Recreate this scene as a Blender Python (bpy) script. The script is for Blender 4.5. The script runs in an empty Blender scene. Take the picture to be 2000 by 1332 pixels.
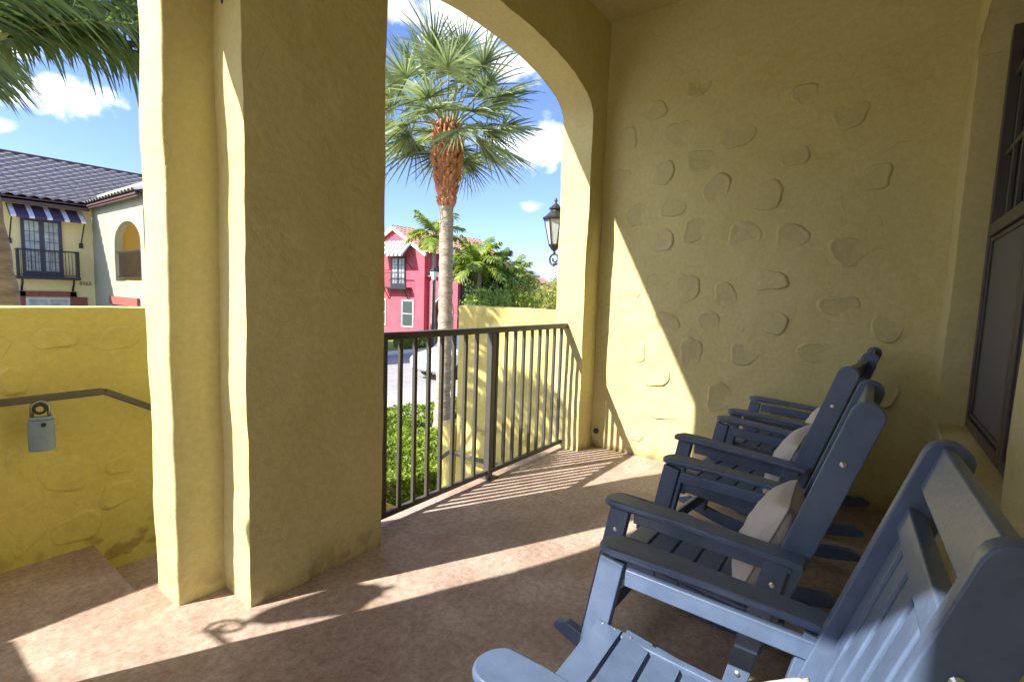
import bpy, math, random
from mathutils import Vector, Matrix, noise
random.seed(7)
S=bpy.context.scene
COL=S.collection
R=math.radians
PI=math.pi
# ------------------------------------------------------------------ helpers
def tag(o,label=None,cat=None,group=None,kind=None):
    if label: o['label']=label
    if cat: o['category']=cat
    if group: o['group']=group
    if kind: o['kind']=kind
    return o
def empty(name,loc,label,cat,rz=0,group=None,scale=1):
    o=bpy.data.objects.new(name,None); COL.objects.link(o)
    o.location=loc; o.rotation_euler=(0,0,rz); o.scale=(scale,)*3; o.empty_display_size=.1
    return tag(o,label,cat,group)
class MB:
    def __init__(s): s.v=[]; s.f=[]; s.mi=[]; s.m=0
    def add(s,vs,fs):
        n=len(s.v); s.v+= [tuple(p) for p in vs]
        for f in fs: s.f.append(tuple(i+n for i in f)); s.mi.append(s.m)
        return s
    def box(s,x0,x1,y0,y1,z0,z1,M=None):
        vs=[Vector((x,y,z)) for z in (z0,z1) for y in (y0,y1) for x in (x0,x1)]
        if M is not None: vs=[M@p for p in vs]
        return s.add(vs,[(0,2,3,1),(4,5,7,6),(0,1,5,4),(2,6,7,3),(0,4,6,2),(1,3,7,5)])
    def bar(s,a,b,w,h,up=(0,0,1)):
        a=Vector(a);b=Vector(b);d=(b-a);L=d.length;d.normalize();u=Vector(up)
        sd=d.cross(u)
        if sd.length<1e-4: sd=Vector((1,0,0))
        sd.normalize();u=sd.cross(d)
        vs=[]
        for p in(a,b):
            for i,j in((-1,-1),(1,-1),(1,1),(-1,1)): vs.append(p+sd*(i*w/2)+u*(j*h/2))
        return s.add(vs,[(3,2,1,0),(4,5,6,7),(0,1,5,4),(1,2,6,5),(2,3,7,6),(3,0,4,7)])
    def tube(s,pts,r,n=10,cap=True):
        pts=[Vector(p) for p in pts]; m=len(pts)
        if not isinstance(r,(list,tuple)): r=[r]*m
        vs=[];prev=None
        for i,p in enumerate(pts):
            d=(pts[min(i+1,m-1)]-pts[max(i-1,0)]).normalized()
            if prev is None:
                prev=d.orthogonal().normalized()
            a=(prev-d*prev.dot(d)).normalized(); prev=a; b=d.cross(a)
            for k in range(n):
                t=2*PI*k/n; vs.append(p+a*math.cos(t)*r[i]+b*math.sin(t)*r[i])
        fs=[]
        for i in range(m-1):
            for k in range(n):
                k2=(k+1)%n; fs.append((i*n+k,i*n+k2,(i+1)*n+k2,(i+1)*n+k))
        if cap: fs.append(tuple(range(n-1,-1,-1))); fs.append(tuple((m-1)*n+k for k in range(n)))
        return s.add(vs,fs)
    def lathe(s,prof,n=24,c=(0,0,0),cap=True,ph=0):
        c=Vector(c); vs=[]
        for r,z in prof:
            for k in range(n):
                t=2*PI*k/n+ph; vs.append(c+Vector((r*math.cos(t),r*math.sin(t),z)))
        fs=[]; m=len(prof)
        for i in range(m-1):
            for k in range(n):
                k2=(k+1)%n; fs.append((i*n+k,i*n+k2,(i+1)*n+k2,(i+1)*n+k))
        if cap: fs.append(tuple(range(n-1,-1,-1))); fs.append(tuple((m-1)*n+k for k in range(n)))
        return s.add(vs,fs)
    def prism(s,poly,a,b,axis='z',M=None):
        # poly list of 2-tuples, extruded along axis between a and b
        def P(p,t):
            if axis=='z': return Vector((p[0],p[1],t))
            if axis=='x': return Vector((t,p[0],p[1]))
            return Vector((p[0],t,p[1]))
        vs=[P(p,a) for p in poly]+[P(p,b) for p in poly]
        if M is not None: vs=[M@p for p in vs]
        n=len(poly)
        fs=[tuple(range(n-1,-1,-1)),tuple(range(n,2*n))]+[(i,(i+1)%n,n+(i+1)%n,n+i) for i in range(n)]
        if axis=='y': fs=[tuple(reversed(f)) for f in fs]
        return s.add(vs,fs)
    def build(s,name,mat,parent=None,bevel=0,smooth=False,seg=2,loc=None,sub=0,ang=35):
        me=bpy.data.meshes.new(name); me.from_pydata(s.v,[],s.f); 
        mats=mat if isinstance(mat,(list,tuple)) else [mat]
        for m in mats: me.materials.append(m)
        if len(mats)>1: me.polygons.foreach_set('material_index',s.mi)
        me.update()
        o=bpy.data.objects.new(name,me); COL.objects.link(o)
        if parent: o.parent=parent
        if loc: o.location=loc
        if smooth: me.polygons.foreach_set('use_smooth',[True]*len(me.polygons))
        if bevel:
            b=o.modifiers.new('bevel','BEVEL'); b.width=bevel; b.segments=seg; b.limit_method='ANGLE'; b.angle_limit=R(ang); b.harden_normals=False
            me.polygons.foreach_set('use_smooth',[True]*len(me.polygons))
            w=o.modifiers.new('wn','WEIGHTED_NORMAL'); w.keep_sharp=False
        if sub:
            q=o.modifiers.new('sub','SUBSURF'); q.levels=q.render_levels=sub
        return o
def children(o): return [c for c in bpy.data.objects if c.parent==o]
def copy_tree(o,parent=None):
    c=o.copy(); COL.objects.link(c); c.parent=parent
    for ch in children(o): copy_tree(ch,c)
    return c
# ------------------------------------------------------------------ materials
def mat(name): 
    m=bpy.data.materials.new(name); m.use_nodes=True; nt=m.node_tree; 
    return m,nt,nt.nodes['Principled BSDF']
def nd(nt,t,**k):
    n=nt.nodes.new(t)
    for a,b in k.items():
        if a in n.inputs: n.inputs[a].default_value=b
        else: setattr(n,a,b)
    return n
def simple(name,col,rough=.6,metal=0,bump=0,bscale=40,var=.12,vscale=6,spec=.5,stretch=None):
    m,nt,p=mat(name); L=nt.links
    p.inputs['Roughness'].default_value=rough; p.inputs['Metallic'].default_value=metal
    p.inputs['Specular IOR Level'].default_value=spec
    tc=nd(nt,'ShaderNodeTexCoord'); src=tc.outputs['Object']
    if stretch:
        mp=nd(nt,'ShaderNodeMapping'); mp.inputs['Scale'].default_value=stretch; L.new(src,mp.inputs['Vector']); src=mp.outputs[0]
    n=nd(nt,'ShaderNodeTexNoise',Scale=vscale,Detail=5.0,Roughness=.6); L.new(src,n.inputs['Vector'])
    r=nd(nt,'ShaderNodeMapRange'); r.inputs['From Min'].default_value=.3; r.inputs['From Max'].default_value=.7
    r.inputs['To Min'].default_value=1-var; r.inputs['To Max'].default_value=1+var; L.new(n.outputs['Fac'],r.inputs['Value'])
    mx=nd(nt,'ShaderNodeVectorMath',operation='SCALE'); mx.inputs[0].default_value=col[:3]; L.new(r.outputs[0],mx.inputs['Scale'])
    L.new(mx.outputs[0],p.inputs['Base Color'])
    if bump:
        b=nd(nt,'ShaderNodeBump',Strength=1.0,Distance=bump); n2=nd(nt,'ShaderNodeTexNoise',Scale=bscale,Detail=4.0)
        L.new(src,n2.inputs['Vector']); L.new(n2.outputs['Fac'],b.inputs['Height']); L.new(b.outputs[0],p.inputs['Normal'])
    return m
def stucco(name,col,col2,bump=1.0,dirt=(.2,.15,.06)):
    m,nt,p=mat(name); L=nt.links; p.inputs['Roughness'].default_value=.75; p.inputs['Specular IOR Level'].default_value=.25
    g=nd(nt,'ShaderNodeNewGeometry'); pos=g.outputs['Position']
    n1=nd(nt,'ShaderNodeTexNoise',Scale=1.6,Detail=6.0,Roughness=.62,Distortion=.4); L.new(pos,n1.inputs['Vector'])
    cr=nd(nt,'ShaderNodeValToRGB'); cr.color_ramp.elements[0].position=.33; cr.color_ramp.elements[1].position=.68
    cr.color_ramp.elements[0].color=(*col2,1); cr.color_ramp.elements[1].color=(*col,1); L.new(n1.outputs['Fac'],cr.inputs[0])
    n4=nd(nt,'ShaderNodeTexNoise',Scale=35.0,Detail=5.0,Roughness=.7); L.new(pos,n4.inputs['Vector'])
    mr=nd(nt,'ShaderNodeMapRange'); mr.inputs['From Min'].default_value=.3; mr.inputs['From Max'].default_value=.7; mr.inputs['To Min'].default_value=.9; mr.inputs['To Max'].default_value=1.07
    L.new(n4.outputs['Fac'],mr.inputs['Value'])
    sc=nd(nt,'ShaderNodeVectorMath',operation='SCALE'); L.new(cr.outputs[0],sc.inputs[0]); L.new(mr.outputs[0],sc.inputs['Scale'])
    # cracks / trowel seams
    wn=nd(nt,'ShaderNodeTexNoise',Scale=3.0,Detail=2.0); L.new(pos,wn.inputs['Vector'])
    wm=nd(nt,'ShaderNodeVectorMath',operation='MULTIPLY_ADD'); L.new(wn.outputs['Color'],wm.inputs[0]); wm.inputs[1].default_value=(.5,.5,.5); L.new(pos,wm.inputs[2])
    v=nd(nt,'ShaderNodeTexVoronoi',feature='DISTANCE_TO_EDGE',Scale=3.1); L.new(wm.outputs[0],v.inputs['Vector'])
    vr=nd(nt,'ShaderNodeMapRange'); vr.inputs['From Min'].default_value=0; vr.inputs['From Max'].default_value=.022; vr.inputs['To Min'].default_value=1; vr.inputs['To Max'].default_value=0
    L.new(v.outputs['Distance'],vr.inputs['Value'])
    mk=nd(nt,'ShaderNodeTexNoise',Scale=2.3,Detail=2.0); L.new(wm.outputs[0],mk.inputs['Vector'])
    mkr=nd(nt,'ShaderNodeMapRange'); mkr.inputs['From Min'].default_value=.57; mkr.inputs['From Max'].default_value=.68; L.new(mk.outputs['Fac'],mkr.inputs['Value'])
    ck=nd(nt,'ShaderNodeMath',operation='MULTIPLY'); L.new(vr.outputs[0],ck.inputs[0]); L.new(mkr.outputs[0],ck.inputs[1])
    ckd=nd(nt,'ShaderNodeMath',operation='MULTIPLY'); L.new(ck.outputs[0],ckd.inputs[0]); ckd.inputs[1].default_value=.12
    mx=nd(nt,'ShaderNodeMix',data_type='RGBA'); L.new(ckd.outputs[0],mx.inputs[0]); L.new(sc.outputs[0],mx.inputs[6]); mx.inputs[7].default_value=(*dirt,1)
    # splash dirt patches near floor level (real soiling)
    sp=nd(nt,'ShaderNodeSeparateXYZ'); L.new(pos,sp.inputs[0])
    zr=nd(nt,'ShaderNodeMapRange'); zr.inputs['From Min'].default_value=0; zr.inputs['From Max'].default_value=.16; zr.inputs['To Min'].default_value=.5; zr.inputs['To Max'].default_value=0; L.new(sp.outputs[2],zr.inputs['Value'])
    dn=nd(nt,'ShaderNodeTexNoise',Scale=9.0,Detail=5.0); L.new(pos,dn.inputs['Vector'])
    dr=nd(nt,'ShaderNodeMapRange'); dr.inputs['From Min'].default_value=.52; dr.inputs['From Max'].default_value=.62; L.new(dn.outputs['Fac'],dr.inputs['Value'])
    dm=nd(nt,'ShaderNodeMath',operation='MULTIPLY'); gz=nd(nt,'ShaderNodeMath',operation='GREATER_THAN'); L.new(sp.outputs[2],gz.inputs[0]); gz.inputs[1].default_value=-.1; dz_=nd(nt,'ShaderNodeMath',operation='MULTIPLY'); L.new(zr.outputs[0],dz_.inputs[0]); L.new(gz.outputs[0],dz_.inputs[1]); L.new(dz_.outputs[0],dm.inputs[0]); L.new(dr.outputs[0],dm.inputs[1])
    mx2=nd(nt,'ShaderNodeMix',data_type='RGBA'); L.new(dm.outputs[0],mx2.inputs[0]); L.new(mx.outputs[2],mx2.inputs[6]); mx2.inputs[7].default_value=(.16,.09,.05,1)
    L.new(mx2.outputs[2],p.inputs['Base Color'])
    # bump
    a1=nd(nt,'ShaderNodeTexNoise',Scale=5.0,Detail=3.0,Roughness=.5,Distortion=.3); L.new(pos,a1.inputs['Vector'])
    a2=nd(nt,'ShaderNodeTexNoise',Scale=110.0,Detail=4.0,Roughness=.6); L.new(pos,a2.inputs['Vector'])
    b1=nd(nt,'ShaderNodeBump',Strength=1.0,Distance=.016*bump); L.new(a1.outputs['Fac'],b1.inputs['Height'])
    b2=nd(nt,'ShaderNodeBump',Strength=1.0,Distance=.0016*bump); L.new(a2.outputs['Fac'],b2.inputs['Height']); L.new(b1.outputs[0],b2.inputs['Normal'])
    b3=nd(nt,'ShaderNodeBump',Strength=1.0,Distance=.0016*bump); b3.invert=True; L.new(ck.outputs[0],b3.inputs['Height']); L.new(b2.outputs[0],b3.inputs['Normal'])
    L.new(b3.outputs[0],p.inputs['Normal'])
    return m
def floor_mat(name):
    m,nt,p=mat(name); L=nt.links; p.inputs['Specular IOR Level'].default_value=.35
    g=nd(nt,'ShaderNodeNewGeometry'); pos=g.outputs['Position']
    n1=nd(nt,'ShaderNodeTexNoise',Scale=2.6,Detail=7.0,Roughness=.66,Distortion=.5); L.new(pos,n1.inputs['Vector'])
    c1=nd(nt,'ShaderNodeValToRGB'); e=c1.color_ramp.elements; e[0].position=.36; e[0].color=(.345,.25,.195,1); e[1].position=.66; e[1].color=(.50,.415,.345,1); L.new(n1.outputs['Fac'],c1.inputs[0])
    n2=nd(nt,'ShaderNodeTexNoise',Scale=34.0,Detail=7.0,Roughness=.75,Distortion=.25); L.new(pos,n2.inputs['Vector'])
    c2=nd(nt,'ShaderNodeValToRGB'); e=c2.color_ramp.elements; e[0].position=.38; e[0].color=(.76,.69,.66,1); e[1].position=.60; e[1].color=(1.06,1.06,1.05,1); L.new(n2.outputs['Fac'],c2.inputs[0])
    mu=nd(nt,'ShaderNodeMix',data_type='RGBA',blend_type='MULTIPLY'); mu.inputs[0].default_value=1; L.new(c1.outputs[0],mu.inputs[6]); L.new(c2.outputs[0],mu.inputs[7])
    n3=nd(nt,'ShaderNodeTexNoise',Scale=90.0,Detail=4.0,Roughness=.8); L.new(pos,n3.inputs['Vector'])
    c3=nd(nt,'ShaderNodeMapRange'); c3.inputs['From Min'].default_value=.35; c3.inputs['From Max'].default_value=.65; c3.inputs['To Min'].default_value=.93; c3.inputs['To Max'].default_value=1.06; L.new(n3.outputs['Fac'],c3.inputs['Value'])
    sc=nd(nt,'ShaderNodeVectorMath',operation='SCALE'); L.new(mu.outputs[2],sc.inputs[0]); L.new(c3.outputs[0],sc.inputs['Scale'])
    L.new(sc.outputs[0],p.inputs['Base Color'])
    rr=nd(nt,'ShaderNodeMapRange'); rr.inputs['To Min'].default_value=.45; rr.inputs['To Max'].default_value=.75; L.new(n1.outputs['Fac'],rr.inputs['Value']); L.new(rr.outputs[0],p.inputs['Roughness'])
    b=nd(nt,'ShaderNodeBump',Strength=.6,Distance=.0012); L.new(n3.outputs['Fac'],b.inputs['Height'])
    b2=nd(nt,'ShaderNodeBump',Strength=.7,Distance=.002); L.new(n2.outputs['Fac'],b2.inputs['Height']); L.new(b.outputs[0],b2.inputs['Normal']); L.new(b2.outputs[0],p.inputs['Normal'])
    return m
def leafmat(name,c1,c2,trans=.3,rough=.5,scale=3.0):
    m=bpy.data.materials.new(name); m.use_nodes=True; nt=m.node_tree; nt.nodes.clear(); L=nt.links
    out=nd(nt,'ShaderNodeOutputMaterial'); g=nd(nt,'ShaderNodeNewGeometry')
    n=nd(nt,'ShaderNodeTexNoise',Scale=scale,Detail=3.0); L.new(g.outputs['Position'],n.inputs['Vector'])
    ad=nd(nt,'ShaderNodeMath',operation='MULTIPLY_ADD'); L.new(g.outputs['Random Per Island'],ad.inputs[0]); ad.inputs[1].default_value=.6; 
    sb=nd(nt,'ShaderNodeMath',operation='SUBTRACT'); L.new(n.outputs['Fac'],sb.inputs[0]); sb.inputs[1].default_value=.3; L.new(sb.outputs[0],ad.inputs[2])
    cr=nd(nt,'ShaderNodeValToRGB'); e=cr.color_ramp.elements; e[0].position=.15; e[1].position=.85; e[0].color=(*c1,1); e[1].color=(*c2,1); L.new(ad.outputs[0],cr.inputs[0])
    pb=nd(nt,'ShaderNodeBsdfPrincipled'); pb.inputs['Roughness'].default_value=rough; pb.inputs['Specular IOR Level'].default_value=.4; L.new(cr.outputs[0],pb.inputs['Base Color'])
    tr=nd(nt,'ShaderNodeBsdfTranslucent'); hs=nd(nt,'ShaderNodeHueSaturation',Saturation=1.15,Value=1.6); L.new(cr.outputs[0],hs.inputs['Color']); L.new(hs.outputs[0],tr.inputs['Color'])
    mx=nd(nt,'ShaderNodeMixShader'); mx.inputs[0].default_value=trans; L.new(pb.outputs[0],mx.inputs[1]); L.new(tr.outputs[0],mx.inputs[2]); L.new(mx.outputs[0],out.inputs['Surface'])
    return m
def glassmat(name,col=(.03,.035,.04),rough=.04):
    m,nt,p=mat(name); p.inputs['Base Color'].default_value=(*col,1); p.inputs['Roughness'].default_value=rough; p.inputs['Specular IOR Level'].default_value=.9
    L=nt.links; g=nd(nt,'ShaderNodeTexCoord'); n=nd(nt,'ShaderNodeTexNoise',Scale=1.3); b=nd(nt,'ShaderNodeBump',Strength=.25,Distance=.01)
    L.new(g.outputs['Object'],n.inputs['Vector']); L.new(n.outputs['Fac'],b.inputs['Height']); L.new(b.outputs[0],p.inputs['Normal']); return m
def stripes(name,a,b,period,axis=0,duty=.5,rough=.7,off=0.0):
    m,nt,p=mat(name); L=nt.links; p.inputs['Roughness'].default_value=rough
    g=nd(nt,'ShaderNodeTexCoord'); s=nd(nt,'ShaderNodeSeparateXYZ'); L.new(g.outputs['Object'],s.inputs[0])
    d=nd(nt,'ShaderNodeMath',operation='MULTIPLY_ADD'); L.new(s.outputs[axis],d.inputs[0]); d.inputs[1].default_value=1/period; d.inputs[2].default_value=off+100
    f=nd(nt,'ShaderNodeMath',operation='FRACT'); L.new(d.outputs[0],f.inputs[0])
    c=nd(nt,'ShaderNodeMath',operation='LESS_THAN'); L.new(f.outputs[0],c.inputs[0]); c.inputs[1].default_value=duty
    mx=nd(nt,'ShaderNodeMix',data_type='RGBA'); L.new(c.outputs[0],mx.inputs[0]); mx.inputs[6].default_value=(*b,1); mx.inputs[7].default_value=(*a,1); L.new(mx.outputs[2],p.inputs['Base Color'])
    return m
def paver_mat(name):
    m,nt,p=mat(name); L=nt.links; p.inputs['Roughness'].default_value=.85
    g=nd(nt,'ShaderNodeNewGeometry'); b=nd(nt,'ShaderNodeTexBrick',Scale=1.0); b.inputs['Color1'].default_value=(.52,.45,.40,1); b.inputs['Color2'].default_value=(.43,.36,.33,1); b.inputs['Mortar'].default_value=(.30,.26,.24,1)
    b.inputs['Brick Width'].default_value=.32; b.inputs['Row Height'].default_value=.16; b.inputs['Mortar Size'].default_value=.012
    mp=nd(nt,'ShaderNodeMapping'); mp.inputs['Rotation'].default_value=(0,0,R(90)); L.new(g.outputs['Position'],mp.inputs['Vector']); L.new(mp.outputs[0],b.inputs['Vector']); L.new(b.outputs['Color'],p.inputs['Base Color'])
    return m
YEL=(.65,.575,.285); YEL2=(.60,.52,.235)
M={}
M['stucco']=stucco('porch_stucco',YEL,YEL2)
M['patch']=stucco('plaster_patch',(.60,.535,.28),(.555,.485,.235),1.25)
M['lowstucco']=stucco('low_wall_stucco',(.64,.565,.20),(.59,.51,.16),1.0)
M['floor']=floor_mat('stained_concrete')
M['rail']=simple('rail_paint',(.085,.08,.068),.42,0,.0004,120,.15,12)
M['chair']=simple('navy_painted_boards',(.090,.132,.220),.35,0,.0009,55,.14,14,.45,stretch=(1,1,1))
M['bolt']=simple('bolt_steel',(.62,.62,.60),.3,.9)
M['pillow']=simple('pillow_fabric',(.62,.57,.50),.9,0,.002,160,.06,9,.2)
M['seam']=simple('pillow_seam',(.30,.26,.22),.9)
M['frame']=simple('bronze_frame',(.075,.066,.058),.4,0,.0002,60,.1,8)
M['screen']=simple('screen_mesh',(.125,.12,.118),.55,0,.0002,400,.06,20)
M['glass']=glassmat('window_glass')
M['lglass']=simple('lantern_glass',(.42,.46,.48),.15,0,0,1,.1,9)
M['lockbody']=simple('lockbox_grey',(.20,.27,.40),.45,0,.0005,90,.1,20)
M['lockdark']=simple('lockbox_rubber',(.02,.02,.022),.5)
M['lockmetal']=simple('shackle_steel',(.35,.36,.36),.3,.8)
M['iron']=simple('wrought_iron',(.022,.022,.026),.45,0,.0003,80,.15,10)
M['yellow_w']=stucco('cream_yellow_stucco',(.95,.80,.42),(.90,.74,.37),.8)
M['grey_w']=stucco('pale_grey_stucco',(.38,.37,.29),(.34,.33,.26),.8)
M['red_w']=stucco('rose_red_stucco',(.60,.12,.165),(.52,.09,.125),.8)
M['tan_w']=stucco('tan_stucco',(.55,.42,.30),(.50,.38,.27),.8)
M['trim']=simple('white_trim',(.72,.66,.58),.7)
M['fascia']=simple('brown_fascia',(.10,.055,.045),.6)
M['rooftile']=simple('grey_brown_clay_tile',(.29,.265,.245),.75,0,.004,25,.4,9)
M['rooftile_red']=simple('rust_clay_tile',(.38,.20,.15),.75,0,.004,25,.3,3)
M['door']=simple('slate_blue_door',(.055,.06,.10),.5)
M['brick']=simple('red_brick_trim',(.30,.09,.07),.8,0,.003,30,.3,12)
M['win']=simple('pale_curtained_glass',(.40,.44,.45),.2,0,0,1,.35,4)
M['windark']=glassmat('dark_house_glass',(.05,.07,.08),.08)
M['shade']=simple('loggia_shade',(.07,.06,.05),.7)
M['awn']=stripes('purple_white_awning_cloth',(.80,.78,.80),(.075,.045,.085),.50,0,.30)
M['awn2']=stripes('charcoal_white_awning_cloth',(.85,.83,.82),(.10,.10,.12),.42,1,.48)
M['grass']=simple('lawn',(.13,.22,.035),.9,0,.03,30,.35,2)
M['soil']=simple('mulch',(.10,.06,.04),.95,0,.03,30,.35,5)
M['asphalt']=simple('asphalt',(.30,.285,.28),.9,0,.004,60,.12,3)
M['walk']=simple('sidewalk',(.55,.50,.46),.9,0,.003,60,.10,2)
M['kerb']=simple('kerb_concrete',(.42,.40,.38),.9,0,.003,60,.10,2)
M['paver']=paver_mat('paver')
M['bark']=simple('palm_trunk',(.36,.30,.24),.9,0,.012,14,.35,7,.2,stretch=(1,1,4))
M['bark2']=simple('ringed_trunk',(.30,.24,.20),.9,0,.02,9,.4,5,.2,stretch=(1,1,6))
M['boot']=simple('palm_boots',(.46,.21,.11),.85,0,.006,20,.5,9,.2)
M['fan']=leafmat('fan_palm_leaf',(.06,.095,.04),(.38,.45,.20),.26,.36,2.0)
M['petiole']=simple('palm_petiole',(.26,.28,.09),.5)
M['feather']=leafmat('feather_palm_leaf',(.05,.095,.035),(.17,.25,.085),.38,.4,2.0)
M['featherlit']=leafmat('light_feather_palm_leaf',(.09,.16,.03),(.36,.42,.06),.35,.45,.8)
M['hedge']=leafmat('hedge_leaf',(.06,.12,.015),(.33,.42,.05),.32,.5,4.0)
M['bush']=leafmat('dark_bush_leaf',(.09,.15,.03),(.32,.42,.09),.38,.5,.7)
M['bush2']=leafmat('orange_bush_leaf',(.10,.15,.03),(.42,.40,.09),.3,.5,.5)
M['stem']=simple('stems',(.12,.08,.05),.9)
M['carpaint']=simple('silver_paint',(.62,.64,.67),.25,.25,0,1,.02)
M['carglass']=glassmat('car_glass',(.06,.10,.17),.05)
M['tyre']=simple('tyre_rubber',(.02,.02,.02),.8)
M['rim']=simple('alloy',(.45,.45,.47),.3,.8)
M['taillight']=simple('tail_lamp_red',(.45,.02,.02),.2)
M['plate']=simple('plate_white',(.7,.7,.68),.5)
M['lampglass']=simple('street_lamp_glass',(.65,.66,.64),.2)

# ------------------------------------------------------------------ camera
cam=bpy.data.cameras.new('camera'); co=bpy.data.objects.new('camera',cam); COL.objects.link(co); S.camera=co
F=964.33; cam.sensor_width=36; cam.lens=F/2000*36; cam.clip_start=.02; cam.clip_end=4000
rows=[[0.59652695,0.05502078,-0.80070489],[-0.80189862,0.08235085,-0.59175751],[0.03337977,0.99508344,0.09324559]]
mw=Matrix(rows).to_4x4(); mw.translation=(0,0,1.3); co.matrix_world=mw
def far(px,depth,z=None,py=600):
    # real-world spot lying at the given bearing and distance from the porch
    c=Vector((px-1000,666-py,-F)); d=Matrix(rows)@c; d=d*(depth/F); p=Vector((0,0,1.3))+d
    if z is not None: p.z=z
    return p
G=-1.9
# ------------------------------------------------------------------ light
SD=Vector((1,-.5,-.97)).normalized()
sun=bpy.data.lights.new('sun','SUN'); sun.energy=4.1; sun.angle=R(.53); sun.color=(1,.95,.87)
so=bpy.data.objects.new('sun',sun); COL.objects.link(so); so.rotation_euler=(-SD).to_track_quat('Z','Y').to_euler()
w=bpy.data.worlds.new('World'); S.world=w; w.use_nodes=True; nt=w.node_tree; L=nt.links
bg=nt.nodes['Background']; bg.inputs['Strength'].default_value=.15
sky=nd(nt,'ShaderNodeTexSky',sky_type='NISHITA'); sky.sun_disc=False; sky.sun_elevation=math.asin(-SD.z); sky.sun_rotation=math.atan2(-SD.x,-SD.y); sky.air_density=1.0; sky.dust_density=.6; sky.ozone_density=1.5
tc=nd(nt,'ShaderNodeTexCoord'); dirv=tc.outputs['Generated']
cn=nd(nt,'ShaderNodeTexNoise',Scale=16.0,Detail=7.0,Roughness=.6,Distortion=.3); L.new(dirv,cn.inputs['Vector'])
clouds=[((.1864,.9475,.26),.075,.032,1.0),((.135,.9442,.300),.05,.03,.8),((.1369,.9694,.2037),.022,.012,.8),((.800,.532,.285),.115,.045,1.0),((.642,.604,.4717),.13,.05,1.0),((.545,.69,.475),.10,.05,.9),
        ((.8105,.5602,.1712),.03,.014,.45),((.715,.565,.405),.06,.035,.6),((-.55,.75,.62),.45,.28,1.0),((-.85,.15,.38),.8,.33,1.0),((-.35,.9,.28),.22,.10,.9),((.1,.5,.85),.3,.3,1.0),((.95,.1,.5),.3,.12,.9)]  # wide ones at the end are out of view, added as fill light
tot=None
for c,a,b,s in clouds:
    c=Vector(c).normalized(); r=c.cross(Vector((0,0,1))).normalized(); u=r.cross(c)
    d1=nd(nt,'ShaderNodeVectorMath',operation='DOT_PRODUCT'); L.new(dirv,d1.inputs[0]); d1.inputs[1].default_value=r/a
    d2=nd(nt,'ShaderNodeVectorMath',operation='DOT_PRODUCT'); L.new(dirv,d2.inputs[0]); d2.inputs[1].default_value=u/b
    d3=nd(nt,'ShaderNodeVectorMath',operation='DOT_PRODUCT'); L.new(dirv,d3.inputs[0]); d3.inputs[1].default_value=c
    off=-c.dot(u)/b
    cb=nd(nt,'ShaderNodeCombineXYZ'); L.new(d1.outputs['Value'],cb.inputs[0]); L.new(d2.outputs['Value'],cb.inputs[1])
    ln=nd(nt,'ShaderNodeVectorMath',operation='LENGTH'); L.new(cb.outputs[0],ln.inputs[0])
    ma=nd(nt,'ShaderNodeMath',operation='MULTIPLY_ADD'); L.new(cn.outputs['Fac'],ma.inputs[0]); ma.inputs[1].default_value=2.6; ma.inputs[2].default_value=-.55
    sb=nd(nt,'ShaderNodeMath',operation='SUBTRACT'); L.new(ma.outputs[0],sb.inputs[0]); L.new(ln.outputs['Value'],sb.inputs[1])
    mr=nd(nt,'ShaderNodeMapRange',interpolation_type='SMOOTHSTEP'); mr.inputs['From Min'].default_value=-.3; mr.inputs['From Max'].default_value=.75; mr.inputs['To Max'].default_value=s; L.new(sb.outputs[0],mr.inputs['Value'])
    gt=nd(nt,'ShaderNodeMath',operation='GREATER_THAN'); L.new(d3.outputs['Value'],gt.inputs[0]); gt.inputs[1].default_value=.5
    pm=nd(nt,'ShaderNodeMath',operation='MULTIPLY'); L.new(mr.outputs[0],pm.inputs[0]); L.new(gt.outputs[0],pm.inputs[1])
    if tot is None: tot=pm
    else:
        mxm=nd(nt,'ShaderNodeMath',operation='MAXIMUM'); L.new(tot.outputs[0],mxm.inputs[0]); L.new(pm.outputs[0],mxm.inputs[1]); tot=mxm
tint=nd(nt,'ShaderNodeVectorMath',operation='MULTIPLY'); L.new(sky.outputs[0],tint.inputs[0]); tint.inputs[1].default_value=(.46,.51,.735)
mx=nd(nt,'ShaderNodeMix',data_type='RGBA'); L.new(tot.outputs[0],mx.inputs[0]); L.new(tint.outputs[0],mx.inputs[6]); mx.inputs[7].default_value=(8.2,8.2,8.6,1)
L.new(mx.outputs[2],bg.inputs['Color'])
S.view_settings.view_transform='Standard'; S.view_settings.look='None'; S.view_settings.gamma=1; S.view_settings.exposure=1.46
S.cycles.max_bounces=8; S.cycles.diffuse_bounces=6; S.cycles.use_denoising=True; S.cycles.sample_clamp_indirect=8

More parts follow.
